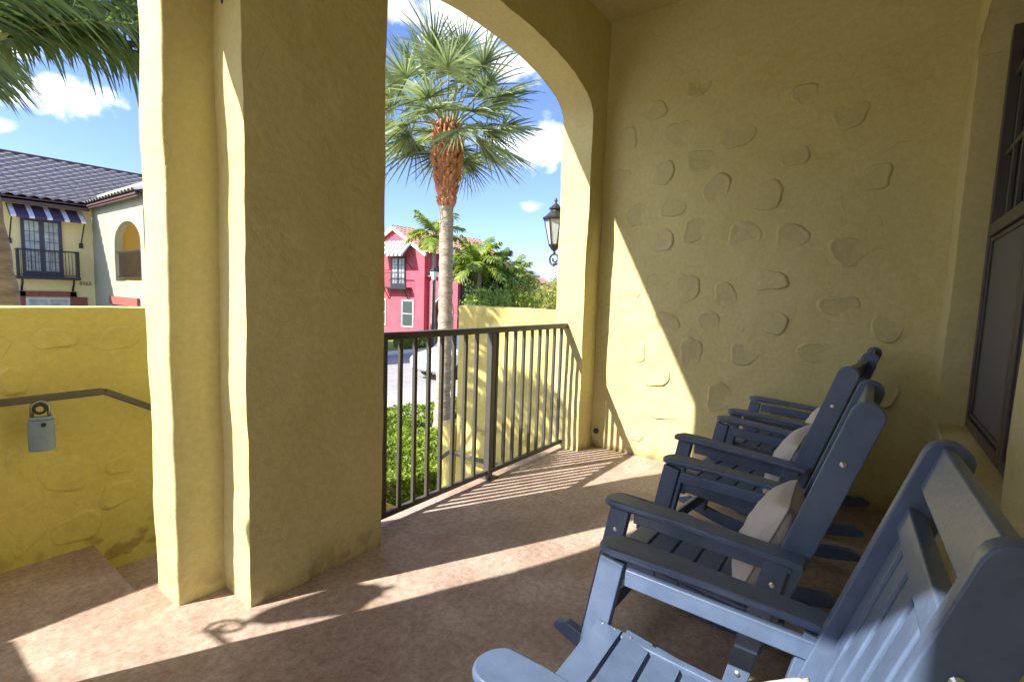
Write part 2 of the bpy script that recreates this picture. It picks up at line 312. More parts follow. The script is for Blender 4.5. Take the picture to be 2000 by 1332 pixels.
# ------------------------------------------------------------------ walls
def wob(p,amp=.007,sc=2.2):
    p=Vector(p); n=noise.noise_vector(p*sc)+.45*noise.noise_vector(p*sc*3.1+Vector((7,3,1)))+.2*noise.noise_vector(p*sc*9+Vector((1,9,4)))
    return p+n*amp
def arch_wall(mb,f,u0,u1,z0,z1,a0,a1,archf,w0,w1,sill=None,NA=28,N=7,dz=.08,wn=3,amp=.007,du=.09):
    """wall slab in (u,w,z) with an opening u in [a0,a1]; archf(u) is the head height."""
    zs=archf(a0)
    def lin(a,b,n): return [a+(b-a)*i/n for i in range(n+1)]
    uL=lin(u0,a0,max(1,int((a0-u0)/du))) if a0>u0 else [a0]
    uR=lin(a1,u1,max(1,int((u1-a1)/du))) if u1>a1 else [a1]
    uc=(a0+a1)/2; ua=(a1-a0)/2
    uM=[uc-ua*math.cos(PI*i/NA) for i in range(NA+1)]
    lo=lin(z0,zs,max(1,int(round((zs-z0)/dz))))
    if sill is not None: losill=lin(z0,sill,max(1,int(round((sill-z0)/dz))))
    W=lin(w0,w1,wn); idx={}; vs=[]
    def V(u,w_,z):
        k=(round(u,5),round(w_,5),round(z,5))
        if k not in idx:
            idx[k]=len(vs); vs.append(wob(f(u,w_,z),amp))
        return idx[k]
    fs=[]
    def quad(a,b,c,d): fs.append((a,b,c,d))
    def cols(us,zf):
        for i in range(len(us)-1):
            za=zf(us[i]);zb=zf(us[i+1])
            for j in range(len(za)-1):
                for w_ in (w0,w1):
                    q=(V(us[i],w_,za[j]),V(us[i+1],w_,zb[j]),V(us[i+1],w_,zb[j+1]),V(us[i],w_,za[j+1]))
                    quad(*(q if w_==w0 else q[::-1]))
    def edge(us,zf,flip):   # strip across thickness
        for i in range(len(us)-1):
            for k in range(wn):
                q=(V(us[i],W[k],zf(us[i])),V(us[i],W[k+1],zf(us[i])),V(us[i+1],W[k+1],zf(us[i+1])),V(us[i+1],W[k],zf(us[i+1])))
                quad(*(q if flip else q[::-1]))
    def vstrip(u,zz,flip):
        for i in range(len(zz)-1):
            for k in range(wn):
                q=(V(u,W[k],zz[i]),V(u,W[k+1],zz[i]),V(u,W[k+1],zz[i+1]),V(u,W[k],zz[i+1]))
                quad(*(q if flip else q[::-1]))
    up=lambda u:lin(archf(u) if a0<=u<=a1 else zs,z1,N)
    lof=lambda u:lo
    allu=uL+uM[1:-1]+uR
    cols(uL,lof);cols(uR,lof);cols(allu,up)
    edge(uM,archf,False); edge(allu,lambda u:z1,True)
    loj=lo if sill is None else lin(sill,zs,max(1,int(round((zs-sill)/dz))))
    if sill is not None:
        # side columns need matching rows: rebuild rows so that sill is one of them
        pass
    vstrip(a0,lo if sill is None else lo,True); vstrip(a1,lo,False)
    vstrip(u0,lo,False);vstrip(u0,lin(zs,z1,N),False);vstrip(u1,lo,True);vstrip(u1,lin(zs,z1,N),True)
    if sill is not None:
        k=[z for z in lo if z<=sill+1e-6]; top=k[-1]
        cols(uM,lambda u:k); edge(uM,lambda u:top,True)
    mb.add(vs,fs)
def ell(a0,a1,spring,rise,p=2.0):
    c=(a0+a1)/2;a=(a1-a0)/2
    return lambda u: spring+rise*max(0,1-abs((u-c)/a)**p)**(1/p)
def slab(mb,x0,x1,y0,y1,z0,z1,d=.09,amp=.007,round_end=None):
    def lin(a,b): n=max(1,int(round((b-a)/d))); return [a+(b-a)*i/n for i in range(n+1)]
    X,Y,Z=lin(x0,x1),lin(y0,y1),lin(z0,z1); idx={};vs=[];fs=[]
    def V(x,y,z):
        k=(round(x,4),round(y,4),round(z,4))
        if k not in idx: idx[k]=len(vs); vs.append(wob((x,y,z),amp))
        return idx[k]
    def face(A,B,P,flip):
        for i in range(len(A)-1):
            for j in range(len(B)-1):
                q=(P(A[i],B[j]),P(A[i+1],B[j]),P(A[i+1],B[j+1]),P(A[i],B[j+1]))
                fs.append(q[::-1] if flip else q)
    face(X,Z,lambda a,b:V(a,y0,b),False);face(X,Z,lambda a,b:V(a,y1,b),True)
    face(Y,Z,lambda a,b:V(x0,a,b),True);face(Y,Z,lambda a,b:V(x1,a,b),False)
    face(X,Y,lambda a,b:V(a,b,z0),True);face(X,Y,lambda a,b:V(a,b,z1),False)
    mb.add(vs,fs)
def plaque(mb,P,rx,rz,seed,h=.006):
    """irregular flat patch of plaster standing off a wall; P(u,v,h)->point"""
    rnd=random.Random(seed); n=30; ph=[rnd.uniform(0,6.28) for _ in range(4)]
    tilt=rnd.uniform(0,6.28); ex=rnd.uniform(2.1,3.6); flat=rnd.uniform(0,6.28)
    vs=[];k=0;rings=[(1.0,-.002),(1.0-.006/rx,h*.5),(1.0-.015/rx,h),(.90-.015/rx,h*.78),(.55,h*.72)]
    for f,hh in rings:
        for i in range(n):
            t=2*PI*i/n; r=(abs(math.cos(t))**ex+abs(math.sin(t))**ex)**(-1/ex)
            r*=1+.09*math.sin(2*t+ph[0])+.085*math.sin(3*t+ph[1])+.035*math.sin(5*t+ph[2])+.02*math.sin(9*t+ph[3])
            H=hh*(1.0+.85*math.cos(t-tilt)) if hh>0 else hh
            vs.append(P(r*f*rx*math.cos(t)*.98,r*f*rz*math.sin(t)*.98,H))
    vs.append(P(0,0,h*.8)); fs=[]
    for j in range(len(rings)-1):
        for i in range(n): i2=(i+1)%n; fs.append((j*n+i,j*n+i2,(j+1)*n+i2,(j+1)*n+i))
    j=(len(rings)-1)*n
    for i in range(n): fs.append((j+i,j+(i+1)%n,len(vs)-1))
    mb.add(vs,fs)

house=empty('porch_house',(0,0,0),'golden stucco house whose covered corner porch surrounds the rocking chairs','house')
ident=lambda u,w_,z:(u,w_,z)
swapf=lambda u,w_,z:(w_,u,z)
# front wall with the big railed arch
mb=MB(); arch_wall(mb,ident,.915,8.0,-.02,4.6,1.575,3.62,ell(1.575,3.62,2.71,.32,2.2),1.95,2.22,NA=40,N=22,dz=.055,amp=.0095)
mb.build('arch_wall',M['stucco'],house,bevel=.012,ang=50)
mb=MB(); slab(mb,.73,1.25,2.17,2.40,-.02,4.5,d=.06,amp=.011); mb.build('stepped_pier',M['stucco'],house,bevel=.012,ang=50)
mb=MB(); mb.box(-1.2,9,1.99,2.2,-2.0,-.02); mb.build('foundation_wall',M['stucco'],house)
# entry arch, left of the pier
def entry(u):
    c=.45; a=.48
    return 1.8+.62*math.sqrt(max(0,1-((u-c)/a)**2)) if u<c else 2.42
mb=MB(); arch_wall(mb,ident,-1.16,1.2,-.02,4.55,-.03,.93,lambda u: entry(u) if u>-.029 else 1.8,1.965,2.205,NA=24,N=12)
mb.build('entry_arch_wall',M['stucco'],house,bevel=.012,ang=50)
# blank end wall with plaster patches
PATCH=[(1.54,2.77,.104,.088),(1.34,2.56,.109,.105),(.91,2.48,.129,.08),(1.16,2.34,.121,.075),(1.46,2.28,.113,.099),(1.79,2.27,.09,.1),(1.64,1.97,.092,.098),(1.34,2.03,.11,.094),(1.42,1.76,.099,.1),(1.17,1.83,.091,.105),(.82,1.78,.11,.109),(.52,1.76,.107,.095),(.2,1.65,.11,.098),(1.76,2.58,.09,.111),(1.21,2.87,.094,.065),(.65,1.46,.13,.08),(1.2,1.39,.106,.108),(.92,1.35,.089,.094),(1.35,1.12,.11,.091),(1.02,1.14,.092,.096),(.59,1.17,.104,.089),(1.14,.9,.097,.118),(.76,.93,.102,.093),(.33,.98,.117,.068),(.91,.59,.099,.115),(.21,1.29,.126,.083),(.7,2.04,.122,.105),(1.03,2.12,.108,.111),(.51,2.68,.089,.083),(1.59,.87,.1,.09),(1.39,.69,.11,.09),(1.31,.41,.13,.07),(1.66,1.33,.089,.063),(-.05,.75,.09,.097),(-.05,1.17,.101,.087),(1.55,.2,.089,.086),(.35,.4,.11,.1),(.62,.3,.1,.09),(.1,2.1,.1,.09),(.25,2.5,.11,.08),(.55,2.3,.1,.08)]
mb=MB(); slab(mb,3.86,4.12,-.58,2.1,-.02,4.5,d=.1,amp=.006); mb.m=1
for i,(y,z,a,b) in enumerate(PATCH):
    base=3.858
    plaque(mb,lambda u,v,h,y=y,z=z:Vector((3.862-h+(wob((3.86,y+u,z+v),.006).x-3.86),y+u,z+v)),a*.96,b*.98,i+3,.0075 if i%3 else .010)
mb.build('end_wall',[M['stucco'],M['patch']],house,smooth=True)
# window wall
mb=MB(); arch_wall(mb,ident,-1.2,3.95,-.02,4.5,1.80,3.55,ell(1.80,3.55,2.60,.16,2.0),-.55,-.30,sill=.68,NA=30,N=12,dz=.0875)
mb.build('window_wall',M['stucco'],house,bevel=.014,ang=50)
# left side wall of porch with an opening
mb=MB(); arch_wall(mb,swapf,-.6,2.19,-.02,4.5,0.74,1.74,lambda u:2.87,-1.15,-.9,NA=10,N=8)
mb.build('side_arch_wall',M['stucco'],house,bevel=.012,ang=50)
mb=MB(); mb.box(-1.14,3.97,-.5,2.05,3.53,3.7); mb.build('porch_ceiling',M['stucco'],house)
mb=MB(); mb.box(-1.3,8.1,2.215,2.76,3.74,3.90); mb.box(-1.4,8.2,-3.0,2.9,4.62,4.78); mb.build('eave',M['trim'],house,bevel=.01)
mb=MB(); mb.box(-1.3,4.3,-3.4,-3.2,-.1,4.6); mb.box(-1.3,-1.16,-3.2,-.55,-.1,4.6); mb.box(4.14,4.3,-3.2,-.55,-.1,4.6); mb.box(-1.15,4.13,-3.19,-.56,-.1,0); mb.build('room_shell',M['stucco'],house)
# windows: two double-hung units
def hung(x0,x1):
    wn=MB(); y0,y1=-.47,-.41; z0,z1=.695,2.80; t=.05; mid=1.70
    wn.box(x0,x0+t,y0,y1,z0,z1); wn.box(x1-t,x1,y0,y1,z0,z1); wn.box(x0+t,x1-t,y0,y1,z0,z0+t)
    wn.box(x0+t,x1-t,y0,y1,mid-.03,mid+.03); wn.box(x0+t,x1-t,y0,y1,z1-t,z1)
    fr=wn.build('window',M['frame'],house,bevel=.004)
    s=MB(); s.box(x0+t+.002,x1-t-.002,-.452,-.428,z0+t+.002,mid-.032)
    sc=s.build('insect_screen',M['screen'],fr)
    s=MB(); a,b=x0+t+.012,x1-t-.012; q=.018
    s.box(a,a+q,-.427,-.418,z0+t+.01,mid-.04); s.box(b-q,b,-.427,-.418,z0+t+.01,mid-.04); s.box(a+q,b-q,-.427,-.418,z0+t+.01,z0+t+.01+q); s.box(a+q,b-q,-.427,-.418,mid-.04-q,mid-.04)
    s.build('screen_frame',M['frame'],fr,bevel=.002)
    s=MB(); s.box(x0+t+.002,x1-t-.002,-.462,-.450,mid+.031,z1-t-.002); s.build('upper_pane',M['glass'],fr)
    s=MB()
    for k in (1,2,3): xx=x0+t+(x1-x0-2*t)*k/4; s.box(xx-.011,xx+.011,-.449,-.432,mid+.032,z1-t-.002)
    for zz in (2.07,2.44): s.box(x0+t+.002,x1-t-.002,-.447,-.434,zz-.011,zz+.011)
    s.build('muntins',M['frame'],fr,bevel=.002)
    return fr
hung(2.60,3.49); hung(1.70,2.59)
mb=MB(); mb.box(1.74,3.62,-.60,-.50,.60,2.9); mb.build('dark_window_backing',M['shade'],house)  # dark sheet standing in for the unlit room behind the panes

# ------------------------------------------------------------------ floor, steps
mb=MB()
poly=[(-1.16,-.56),(3.87,-.56),(3.87,2.215),(1.45,2.215),(1.45,2.44),(.665,2.44),(.665,3.03),(-1.16,3.03)]
mb.prism(poly,-.30,0)
mb.build('porch_floor',M['floor']); tag(bpy.data.objects['porch_floor'],kind='structure',label='stained brown concrete porch floor')
st=empty('entry_steps',(.665,2.6,-.15),'brown concrete entry steps going down behind the stucco pier','steps')
for i in range(7):
    mb=MB(); mb.box(i*.29,(i+1)*.29+.004,-.385,.42,-1.75,-.155*i-.002*(i==0)); o=mb.build('step',M['floor'],st,bevel=.008)
mb=MB(); mb.box(2.034,3.03,-.385,1.0,-1.76,-1.03); mb.build('landing',M['floor'],st)
for i in range(5):
    mb=MB(); mb.box(2.10,3.03,1.0+i*.28,1.284+i*.28,-1.76,-1.03-.145*(i+1)); mb.build('step',M['floor'],st,bevel=.008)
# low walls
mb=MB(); slab(mb,-1.1,1.05,3.02,3.22,-1.9,1.172,d=.1)
LP=[(.56,1.03,.079,.053),(.8,1.02,.082,.06),(.57,.39,.09,.086),(.79,.38,.062,.053),(.77,.23,.073,.066),(.61,.11,.093,.076),(.41,.49,.032,.069),(.42,.85,.05,.07),(.2,.6,.09,.07)]
for i,(x,z,a,b) in enumerate(LP):
    plaque(mb,lambda u,v,h,x=x,z=z:Vector((x-u,3.018-h+(wob((x-u,3.02,z+v),.007).y-3.02),z+v)),a,b,i+60,.0065)
mb.prism([(1.0,.56),(2.6,-.46),(2.6,-1.9),(1.0,-1.9)],3.03,3.21,'y')
tag(mb.build('parapet_wall',M['lowstucco'],None,smooth=False,bevel=.01,ang=50),'golden stucco low wall behind the hanging grey key box','low wall')
mb=MB(); slab(mb,-1.1,-.9,2.23,3.01,-.02,1.172,d=.1)
tag(mb.build('parapet_wall',M['lowstucco'],None,bevel=.01,ang=50),'short return of golden low wall closing the entry landing','low wall')
mb=MB(); slab(mb,3.70,3.90,2.23,3.42,-1.95,1.175,d=.1); slab(mb,3.69,3.91,3.43,3.66,-1.95,-.07,d=.1)
tag(mb.build('parapet_wall',M['lowstucco'],None,bevel=.012,ang=50),'sunlit golden low wall seen through the porch railing with palm shadows on it','low wall')

# ------------------------------------------------------------------ railing
rl=empty('porch_railing',(2.65,2.12,0),'dark bronze metal railing filling the big porch arch','railing')
def rb(name,x0,x1,y0,y1,z0,z1,b=.003):
    mb=MB(); mb.box(x0-2.65,x1-2.65,y0,y1,z0,z1); return mb.build(name,M['rail'],rl,bevel=b)
rb('top_rail',1.58,3.735,-.026,.026,1.035,1.075,.006)
rb('bottom_rail',1.58,3.70,-.014,.014,.040,.072)
rb('post',2.612,2.658,-.023,.023,.0,1.034)
rb('end_bracket',3.70,3.745,-.034,.034,1.02,1.085,.006)
mb=MB(); mb.box(-.04,.055,-.04,.05,0,.012); mb.build('post_base',M['rail'],rl)
for i in range(20):
    x=1.612+i*.1083
    if abs(x-2.635)<.06: continue
    mb=MB(); mb.box(x-2.65-.011,x-2.65+.011,-.011,.011,.0725,1.0345); mb.build('baluster',M['rail'],rl,bevel=.002)
# stair handrail by low wall + lockbox
hr=empty('stair_handrail',(.71,2.93,.78),'bent dark handrail along the low golden wall holding the key box','handrail')
mb=MB(); mb.bar((-1.6,0,-.012),(.0,0,-.002),.038,.030); mb.bar((0,0,-.002),(1.75,0,-1.02),.038,.030); mb.build('grab_bar',M['rail'],hr,bevel=.006)
for x,z in ((-1.2,-.01),(.9,-.55)):
    mb=MB(); mb.bar((x,0,z-.01),(x,.09,z-.05),.014,.014); mb.build('rail_bracket',M['rail'],hr)
h2=empty('stair_handrail',(3.61,3.42,-.30),'small dark handrail on the sunlit low wall seen through the balusters','handrail')
mb=MB(); mb.bar((0,-.75,-.02),(0,0,-.02),.036,.036); mb.bar((0,-.004,-.02),(0,.13,-.13),.034,.034); mb.build('grab_bar',M['rail'],h2,bevel=.005)
for q in (-.6,-.1):
    mb=MB(); mb.bar((0,q,-.03),(.09,q,-.07),.014,.014); mb.build('rail_bracket',M['rail'],h2)
lk=empty('key_lockbox',(.483,2.915,.55),'grey key lock box hanging from the handrail','lock box',rz=R(-16))
mb=MB(); mb.prism([(-.043,-.018),(-.020,-.034),(.020,-.034),(.043,-.018),(.043,.020),(-.043,.020)],0,.135); mb.build('body',M['lockbody'],lk,bevel=.004)
mb=MB(); mb.prism([(-.040,-.016),(-.018,-.031),(.018,-.031),(.040,-.016),(.038,.018),(-.038,.018)],.1355,.150); mb.build('cap',M['lockbody'],lk,bevel=.005)
mb=MB(); mb.tube([(.016*math.cos(t),-.0345-.0,.112+.008*math.sin(t)) for t in [0]],.001) if False else mb.lathe([(.0,0),(.009,0),(.009,.004),(0,.004)],14); 
o=mb.build('keyhole_cover',M['lockdark'],lk); o.location=(.012,-.034,.118); o.rotation_euler=(R(90),0,0)
mb=MB(); mb.tube([(-.028,0,.148),(-.028,0,.185)]+[(-.028*math.cos(t),0,.185+.030*math.sin(t)) for t in [PI*k/12 for k in range(1,12)]]+[(.028,0,.185),(.028,0,.148)],.0075,10); mb.build('shackle',M['lockmetal'],lk,smooth=True)
mb=MB(); mb.tube([(.019*math.cos(t),-.012,.185+.019*math.sin(t)) for t in [2*PI*k/16 for k in range(17)]],.006,8); mb.build('shackle_sleeve',M['lockdark'],lk,smooth=True)

# ------------------------------------------------------------------ lanterns
def lantern(loc,label,rz=0,arm=.28):
    o=empty('wall_lantern',loc,label,'lantern',rz=rz,group='wall lanterns on the porch front')
    # local: wall at y=-arm, lantern axis at origin; z 0 = bottom of scroll
    mb=MB(); mb.lathe([(.012,.135),(.03,.15),(.04,.165),(.05,.18)],6); mb.lathe([(.052,.18),(.058,.19),(.052,.20)],6); mb.build('bottom_cup',M['iron'],o)
    mb=MB(); mb.lathe([(.050,.20),(.098,.42)],6,cap=False); mb.build('glass_panels',M['lglass'],o)
    mb=MB()
    for k in range(6):
        t=2*PI*k/6; mb.bar((.052*math.cos(t),.052*math.sin(t),.20),(.101*math.cos(t),.101*math.sin(t),.42),.009,.009)
    mb.build('cage',M['iron'],o)
    mb=MB(); mb.lathe([(.100,.42),(.116,.425),(.12,.44),(.105,.448),(.075,.475),(.050,.50),(.046,.515),(.062,.52),(.062,.532),(.040,.545),(.030,.56),(.012,.575),(.008,.585),(.016,.597),(.012,.61),(.002,.625)],12); mb.build('roof_cap',M['iron'],o,smooth=False)
    mb=MB(); pts=[]
    for k in range(40):
        t=k/39; a=-PI/2+t*PI*2.6; r=.062*(1-.72*t); pts.append((0,-.0+r*math.cos(a)*1.0-.01,.062+r*math.sin(a)))
    mb.tube(pts,.009,8); mb.tube([(0,0,.01),(0,-arm*.45,.03),(0,-arm*.8,.09),(0,-arm,.20)],.011,8); mb.tube([(0,-.01,.10),(0,0,.14)],.012,8); mb.build('scroll_bracket',M['iron'],o,smooth=True)
    mb=MB(); mb.box(-.05,.05,-arm,-arm+.02,.08,.34); mb.build('back_plate',M['iron'],o,bevel=.006)
    mb=MB(); mb.lathe([(.012,.2),(.012,.27),(.010,.30),(.004,.33)],8); mb.build('candle_bulb',M['trim'],o)
    return o
lantern((4.00,2.50,1.585),'black iron lantern on scroll bracket outside the arch jamb')
lantern((-.93,2.775,1.62),'black iron lantern outside the entry, left of the photo, casting its shadow on the floor',arm=.555)
mb=MB(); mb.lathe([(.0,0),(.022,0),(.022,.018),(.012,.03),(.012,.06),(0,.06)],14)
o=mb.build('wall_outlet_plug',M['iron'],None); o.location=(3.85,1.90,.145); o.rotation_euler=(0,R(-90),R(20)); tag(o,'small black fitting low in the corner beside the arch jamb','wall fitting')
mb=MB(); mb.tube([(0,0,0),(.02,-.03,-.01),(.035,-.05,-.035),(.03,-.055,-.06)],[.016,.014,.016,.008],10); mb.lathe([(.022,-.012),(.024,0),(.018,.012)],12)
o=mb.build('wall_fixture',M['iron'],None,smooth=True); o.location=(.89,2.15,2.42); tag(o,'small black fixture high in the groove between the two piers','wall fixture')

# ------------------------------------------------------------------ rocking chairs
def rocking_chair():
    t=empty('rocking_chair',(0,0,0),'x','rocking chair',group='navy rocking chairs in a row along the window wall')
    m=M['chair']
    def arcpoly():
        Rr=1.35; pts=[];n=18
        y0,y1=-.385,.53; yc=.04
        for i in range(n+1):
            y=y0+(y1-y0)*i/n; pts.append((y,(y-yc)**2/(2*Rr)+.002))
        top=[]
        for i in range(n+1):
            y=y1-(y1-y0)*i/n; e=min(1,(y-y0)/.10,(y1-y)/.08); e=max(e,0); h=.022+.040*math.sqrt(1-(1-e)**2)
            top.append((y,(y-yc)**2/(2*Rr)+.002+h))
        return pts+top
    def bolt(par,x,y,z,s):
        mb=MB(); mb.lathe([(.0085,0),(.0085,.002),(.005,.0045),(0,.005)],12,cap=True); o=mb.build('bolt',M['bolt'],par,smooth=False); o.location=(x,y,z); o.rotation_euler=(0,R(90*s),0)
    for s in (-1,1):
        mb=MB(); mb.prism(arcpoly(),s*.262-.018,s*.262+.018,'x'); rk=mb.build('rocker',m,t,bevel=.005)
        # front leg with slight rake
        mb=MB(); mb.bar((s*.252,.400,.085),(s*.252,.302,.612),.034,.066,up=(0,1,0)); fl=mb.build('front_leg',m,t,bevel=.004); bolt(fl,s*.2695,.376,.20,s); bolt(fl,s*.2695,.315,.53,s)
        mb=MB(); mb.bar((s*.252,-.055,.060),(s*.252,-.168,.596),.034,.062,up=(0,1,0)); ll=mb.build('rear_leg',m,t,bevel=.004); bolt(ll,s*.2695,-.088,.22,s); bolt(ll,s*.2695,-.158,.52,s)
        # arm
        n=10; out=[]
        def wdt(u): # half width along arm from tip(0) to rear(1)
            return .052-.016*min(1,max(0,(u-.18)/.25))
        L_=.585; tip=.35
        for k in range(n+1):
            a=PI*k/n; out.append((.047*math.cos(a),tip-.047+.047*math.sin(a)))
        sidep=[(-.047,.24),(-.045,.19),(-.039,.13),(-.037,.06),(-.036,-.1),(-.037,-.225)]
        poly=[(x,y) for x,y in out]+sidep+[(-.030,-.235),(.030,-.235)]+[(-x,y) for x,y in sidep[::-1]]
        mb=MB(); vs=[];N=len(poly)
        zf=lambda y:.630-.030*((.35-y)/.585)**1.2-(.010 if y>.30 else 0)*((y-.30)/.05)
        for dz in (0,.021):
            for x,y in poly: vs.append((s*(.275)+x,y,zf(y)+dz-.0))
        # subdivide across with centre line strips
        fs=[tuple(range(N-1,-1,-1)),tuple(range(N,2*N))]+[(i,(i+1)%N,N+(i+1)%N,N+i) for i in range(N)]
        mb.add(vs,fs); mb.build('armrest',m,t,bevel=.006,ang=60)
        mb=MB(); mb.bar((s*.238,.262,.582),(s*.238,-.19,.566),.020,.046); mb.build('arm_rail',m,t,bevel=.004)
        mb=MB(); mb.bar((s*.226,.31,.392),(s*.226,-.19,.360),.024,.085); mb.build('seat_rail',m,t,bevel=.004)
        # back post
        a=Vector((s*.235,-.105,.30)); b=Vector((s*.235,-.345,1.058)); d=(b-a).normalized(); q=Vector((0,d.z,-d.y))
        Lp=(b-a).length; pr=[(-.036,0),(.036,0),(.038,Lp-.035)]+[(.038*math.cos(x),Lp-.035+.035*math.sin(x)) for x in [PI*k/8 for k in range(1,8)]]+[(-.038,Lp-.035)]
        Mx=Matrix(((0,0,1),(q.y,d.y,0),(q.z,d.z,0))).transposed()
        mb=MB(); vs=[]
        for dx in (-.016,.016):
            for (e,l) in pr: p=a+q*e+d*l; vs.append((p.x+dx,p.y,p.z))
        N=len(pr); mb.add(vs,[tuple(range(N)),tuple(range(2*N-1,N-1,-1))]+[(i,N+i,N+(i+1)%N,(i+1)%N) for i in range(N)])
        bp=mb.build('back_post',m,t,bevel=.004); 
        for l in (.28,.62): p=a+d*l; bolt(bp,p.x+s*.0165,p.y,p.z,s)
    a=Vector((0,-.105,.30)); b=Vector((0,-.345,1.058)); d=(b-a).normalized(); q=Vector((0,d.z,-d.y)); Lp=(b-a).length
    def board(name,l0,l1,x0,x1,e0,e1,bev=.004):
        mb=MB(); vs=[]
        for x in (x0,x1):
            for e,l in ((e0,l0),(e1,l0),(e1,l1),(e0,l1)): p=a+q*e+d*l; vs.append((x,p.y,p.z))
        mb.add(vs,[(0,1,2,3),(7,6,5,4),(0,4,5,1),(1,5,6,2),(2,6,7,3),(3,7,4,0)]); return mb.build(name,m,t,bevel=bev)
    board('crest_rail',Lp-.100,Lp-.012,-.216,.216,-.004,.020,.005)
    board('back_rail',Lp-.190,Lp-.142,-.216,.216,-.010,.020)
    board('lower_back_rail',.10,.15,-.216,.216,-.014,.010)
    for i in range(5):
        x=-.172+i*.086; board('back_slat',.09,Lp-.1905,x-.031,x+.031,-.004,.012)
    # seat slats
    for i in range(6):
        y1=.330-i*.078; u=i/5
        zt=lambda y:.448-.050*math.sin(min(1,(.33-y)/.50)*PI*.55)
        y0=y1-.068; mb=MB(); z1=zt(y1)-(.010 if i==0 else 0); z0=zt(y0)
        lm=.246 if 0<i<6 else .272
        if i==0: lm=.23
        vs=[]
        for x in (-lm,lm):
            for y,z in ((y0,z0-.020),(y1,z1-.020),(y1,z1),(y0,z0)): vs.append((x,y,z))
        mb.add(vs,[(0,1,2,3),(7,6,5,4),(0,4,5,1),(1,5,6,2),(2,6,7,3),(3,7,4,0)])
        if i<5:
            sb=mb; mb.m=1
            for sx in (-.226,.226):
                for yy in (y0+.017,y1-.017): sb.lathe([(.0038,0),(.0038,.0012),(0,.0018)],8,c=(sx,yy,z0+(z1-z0)*(yy-y0)/(y1-y0)-.0003))
        sl=mb.build('seat_slat',[m,M['bolt']],t,bevel=.005)
    mb=MB(); mb.box(-.238,.238,.302,.324,.335,.416); mb.build('front_apron',m,t,bevel=.004)
    for y,z in ((.385,.16),(-.075,.15)):
        mb=MB(); mb.box(-.233,.233,y-.012,y+.012,z-.028,z+.028); mb.build('stretcher',m,t,bevel=.004)
    return t
def pillow():
    mb=MB(); nx,ny=34,26; W,Hh,T=.205,.170,.068; vs=[]
    def sh(u,v,s):
        x=u*W*(1-.06*(1-v*v)**1*abs(u)**3*0); y=v*Hh
        x=u*W*(1-.07*(1-abs(v)**2)*abs(u)**4)*(1-.05*abs(u*v)**6); y=v*Hh*(1-.09*(1-abs(u)**2)*abs(v)**4)*(1-.06*abs(u*v)**6)
        th=T*1.12*max(0,(1-u*u)*(1-v*v))**.46
        wr=noise.noise(Vector((u*3.0,v*4.2,s*3.)))*.010+noise.noise(Vector((u*5,v*7,s*5.+2)))*.005
        wr*=min(1,th/.05)**1.5*.55
        return (x,s*(th+wr),y)
    for s in (1,-1):
        n0=len(mb.v); vs=[sh(-1+2*i/nx,-1+2*j/ny,s) for j in range(ny+1) for i in range(nx+1)]; fs=[]
        for j in range(ny):
            for i in range(nx):
                q=(j*(nx+1)+i,j*(nx+1)+i+1,(j+1)*(nx+1)+i+1,(j+1)*(nx+1)+i); fs.append(q if s<0 else q[::-1])
        mb.add(vs,fs)
    o=mb.build('pillow',M['pillow'],None,smooth=True)
    sm=MB(); pts=[]
    for k in range(80):
        a=k/80*4; e=int(a); f=a-e; u,v=[(-1+2*f,-1),(1,-1+2*f),(1-2*f,1),(-1,1-2*f)][e]
        x,y,z=sh(u,v,1); pts.append((x,0,z))
    pts.append(pts[0]); sm.tube(pts,.0028,6); sm.build('piping',M['seam'],o,smooth=True)
    return o
ch0=rocking_chair(); pi0=pillow()
CH=[(.945,.20,R(2.5),'navy rocking chair nearest the camera, its seat slats and near arm in full sun'),
    (1.765,.335,R(0),'second rocking chair from the camera, shaded, with a beige pillow showing its full side'),
    (2.655,.385,R(-6),'third rocking chair from the camera, standing between two others'),
    (3.475,.345,R(-2),'farthest rocking chair, closest to the blank stucco end wall')]
PL=['beige pillow at the bottom edge of the photo on the sunlit nearest chair','beige pillow seen side on with dark piping on the second chair','beige pillow on the third chair, partly behind its arm','beige pillow on the farthest chair, half hidden behind a back post']
for i,(x,y,rz,lb) in enumerate(CH):
    c=ch0 if i==0 else copy_tree(ch0); c.location=(x,y,0); c.rotation_euler=(0,0,rz); c['label']=lb
    p=pi0 if i==0 else copy_tree(pi0)
    off=Matrix.Rotation(rz,4,'Z')@Vector((-.02 if i else -.10,(-.108 if i else -.05),0)); p.location=(x+off.x,y+off.y,(.555 if i else .470)); p.rotation_euler=(R(21 if i else 45),R(4 if i%2 else -5),rz+R(3)); p['label']=PL[i]; p['category']='pillow'; p['group']='beige pillows on the rocking chairs'

# ------------------------------------------------------------------ ground & street
def sheet(name,x0,x1,y0,y1,z,m,th=None,kind='structure',label=None):
    mb=MB()
    if th: mb.box(x0,x1,y0,y1,z-th,z)
    else: mb.add([(x0,y0,z),(x1,y0,z),(x1,y1,z),(x0,y1,z)],[(0,1,2,3)])
    o=mb.build(name,m); tag(o,kind=kind,label=label); return o
sheet('ground',-900,900,-900,900,G-.03,M['grass'],label='grass covered ground')
sheet('planting_bed',-6,12,2.25,8.0,G-.02,M['soil'],label='mulched planting bed in front of the house')
sheet('road',-200,200,11.85,18.7,G+.0,M['asphalt'],label='grey asphalt street')
sheet('kerb_near',-200,200,11.6,11.85,G+.12,M['kerb'],th=.2,label='concrete kerb on the near side of the street')
sheet('kerb_far',-200,200,18.7,18.95,G+.12,M['kerb'],th=.2,label='concrete kerb on the far side of the street')
sheet('paver_strip',-200,200,9.6,11.598,G+.11,M['paver'],th=.15,label='brick paver strip beside the kerb')
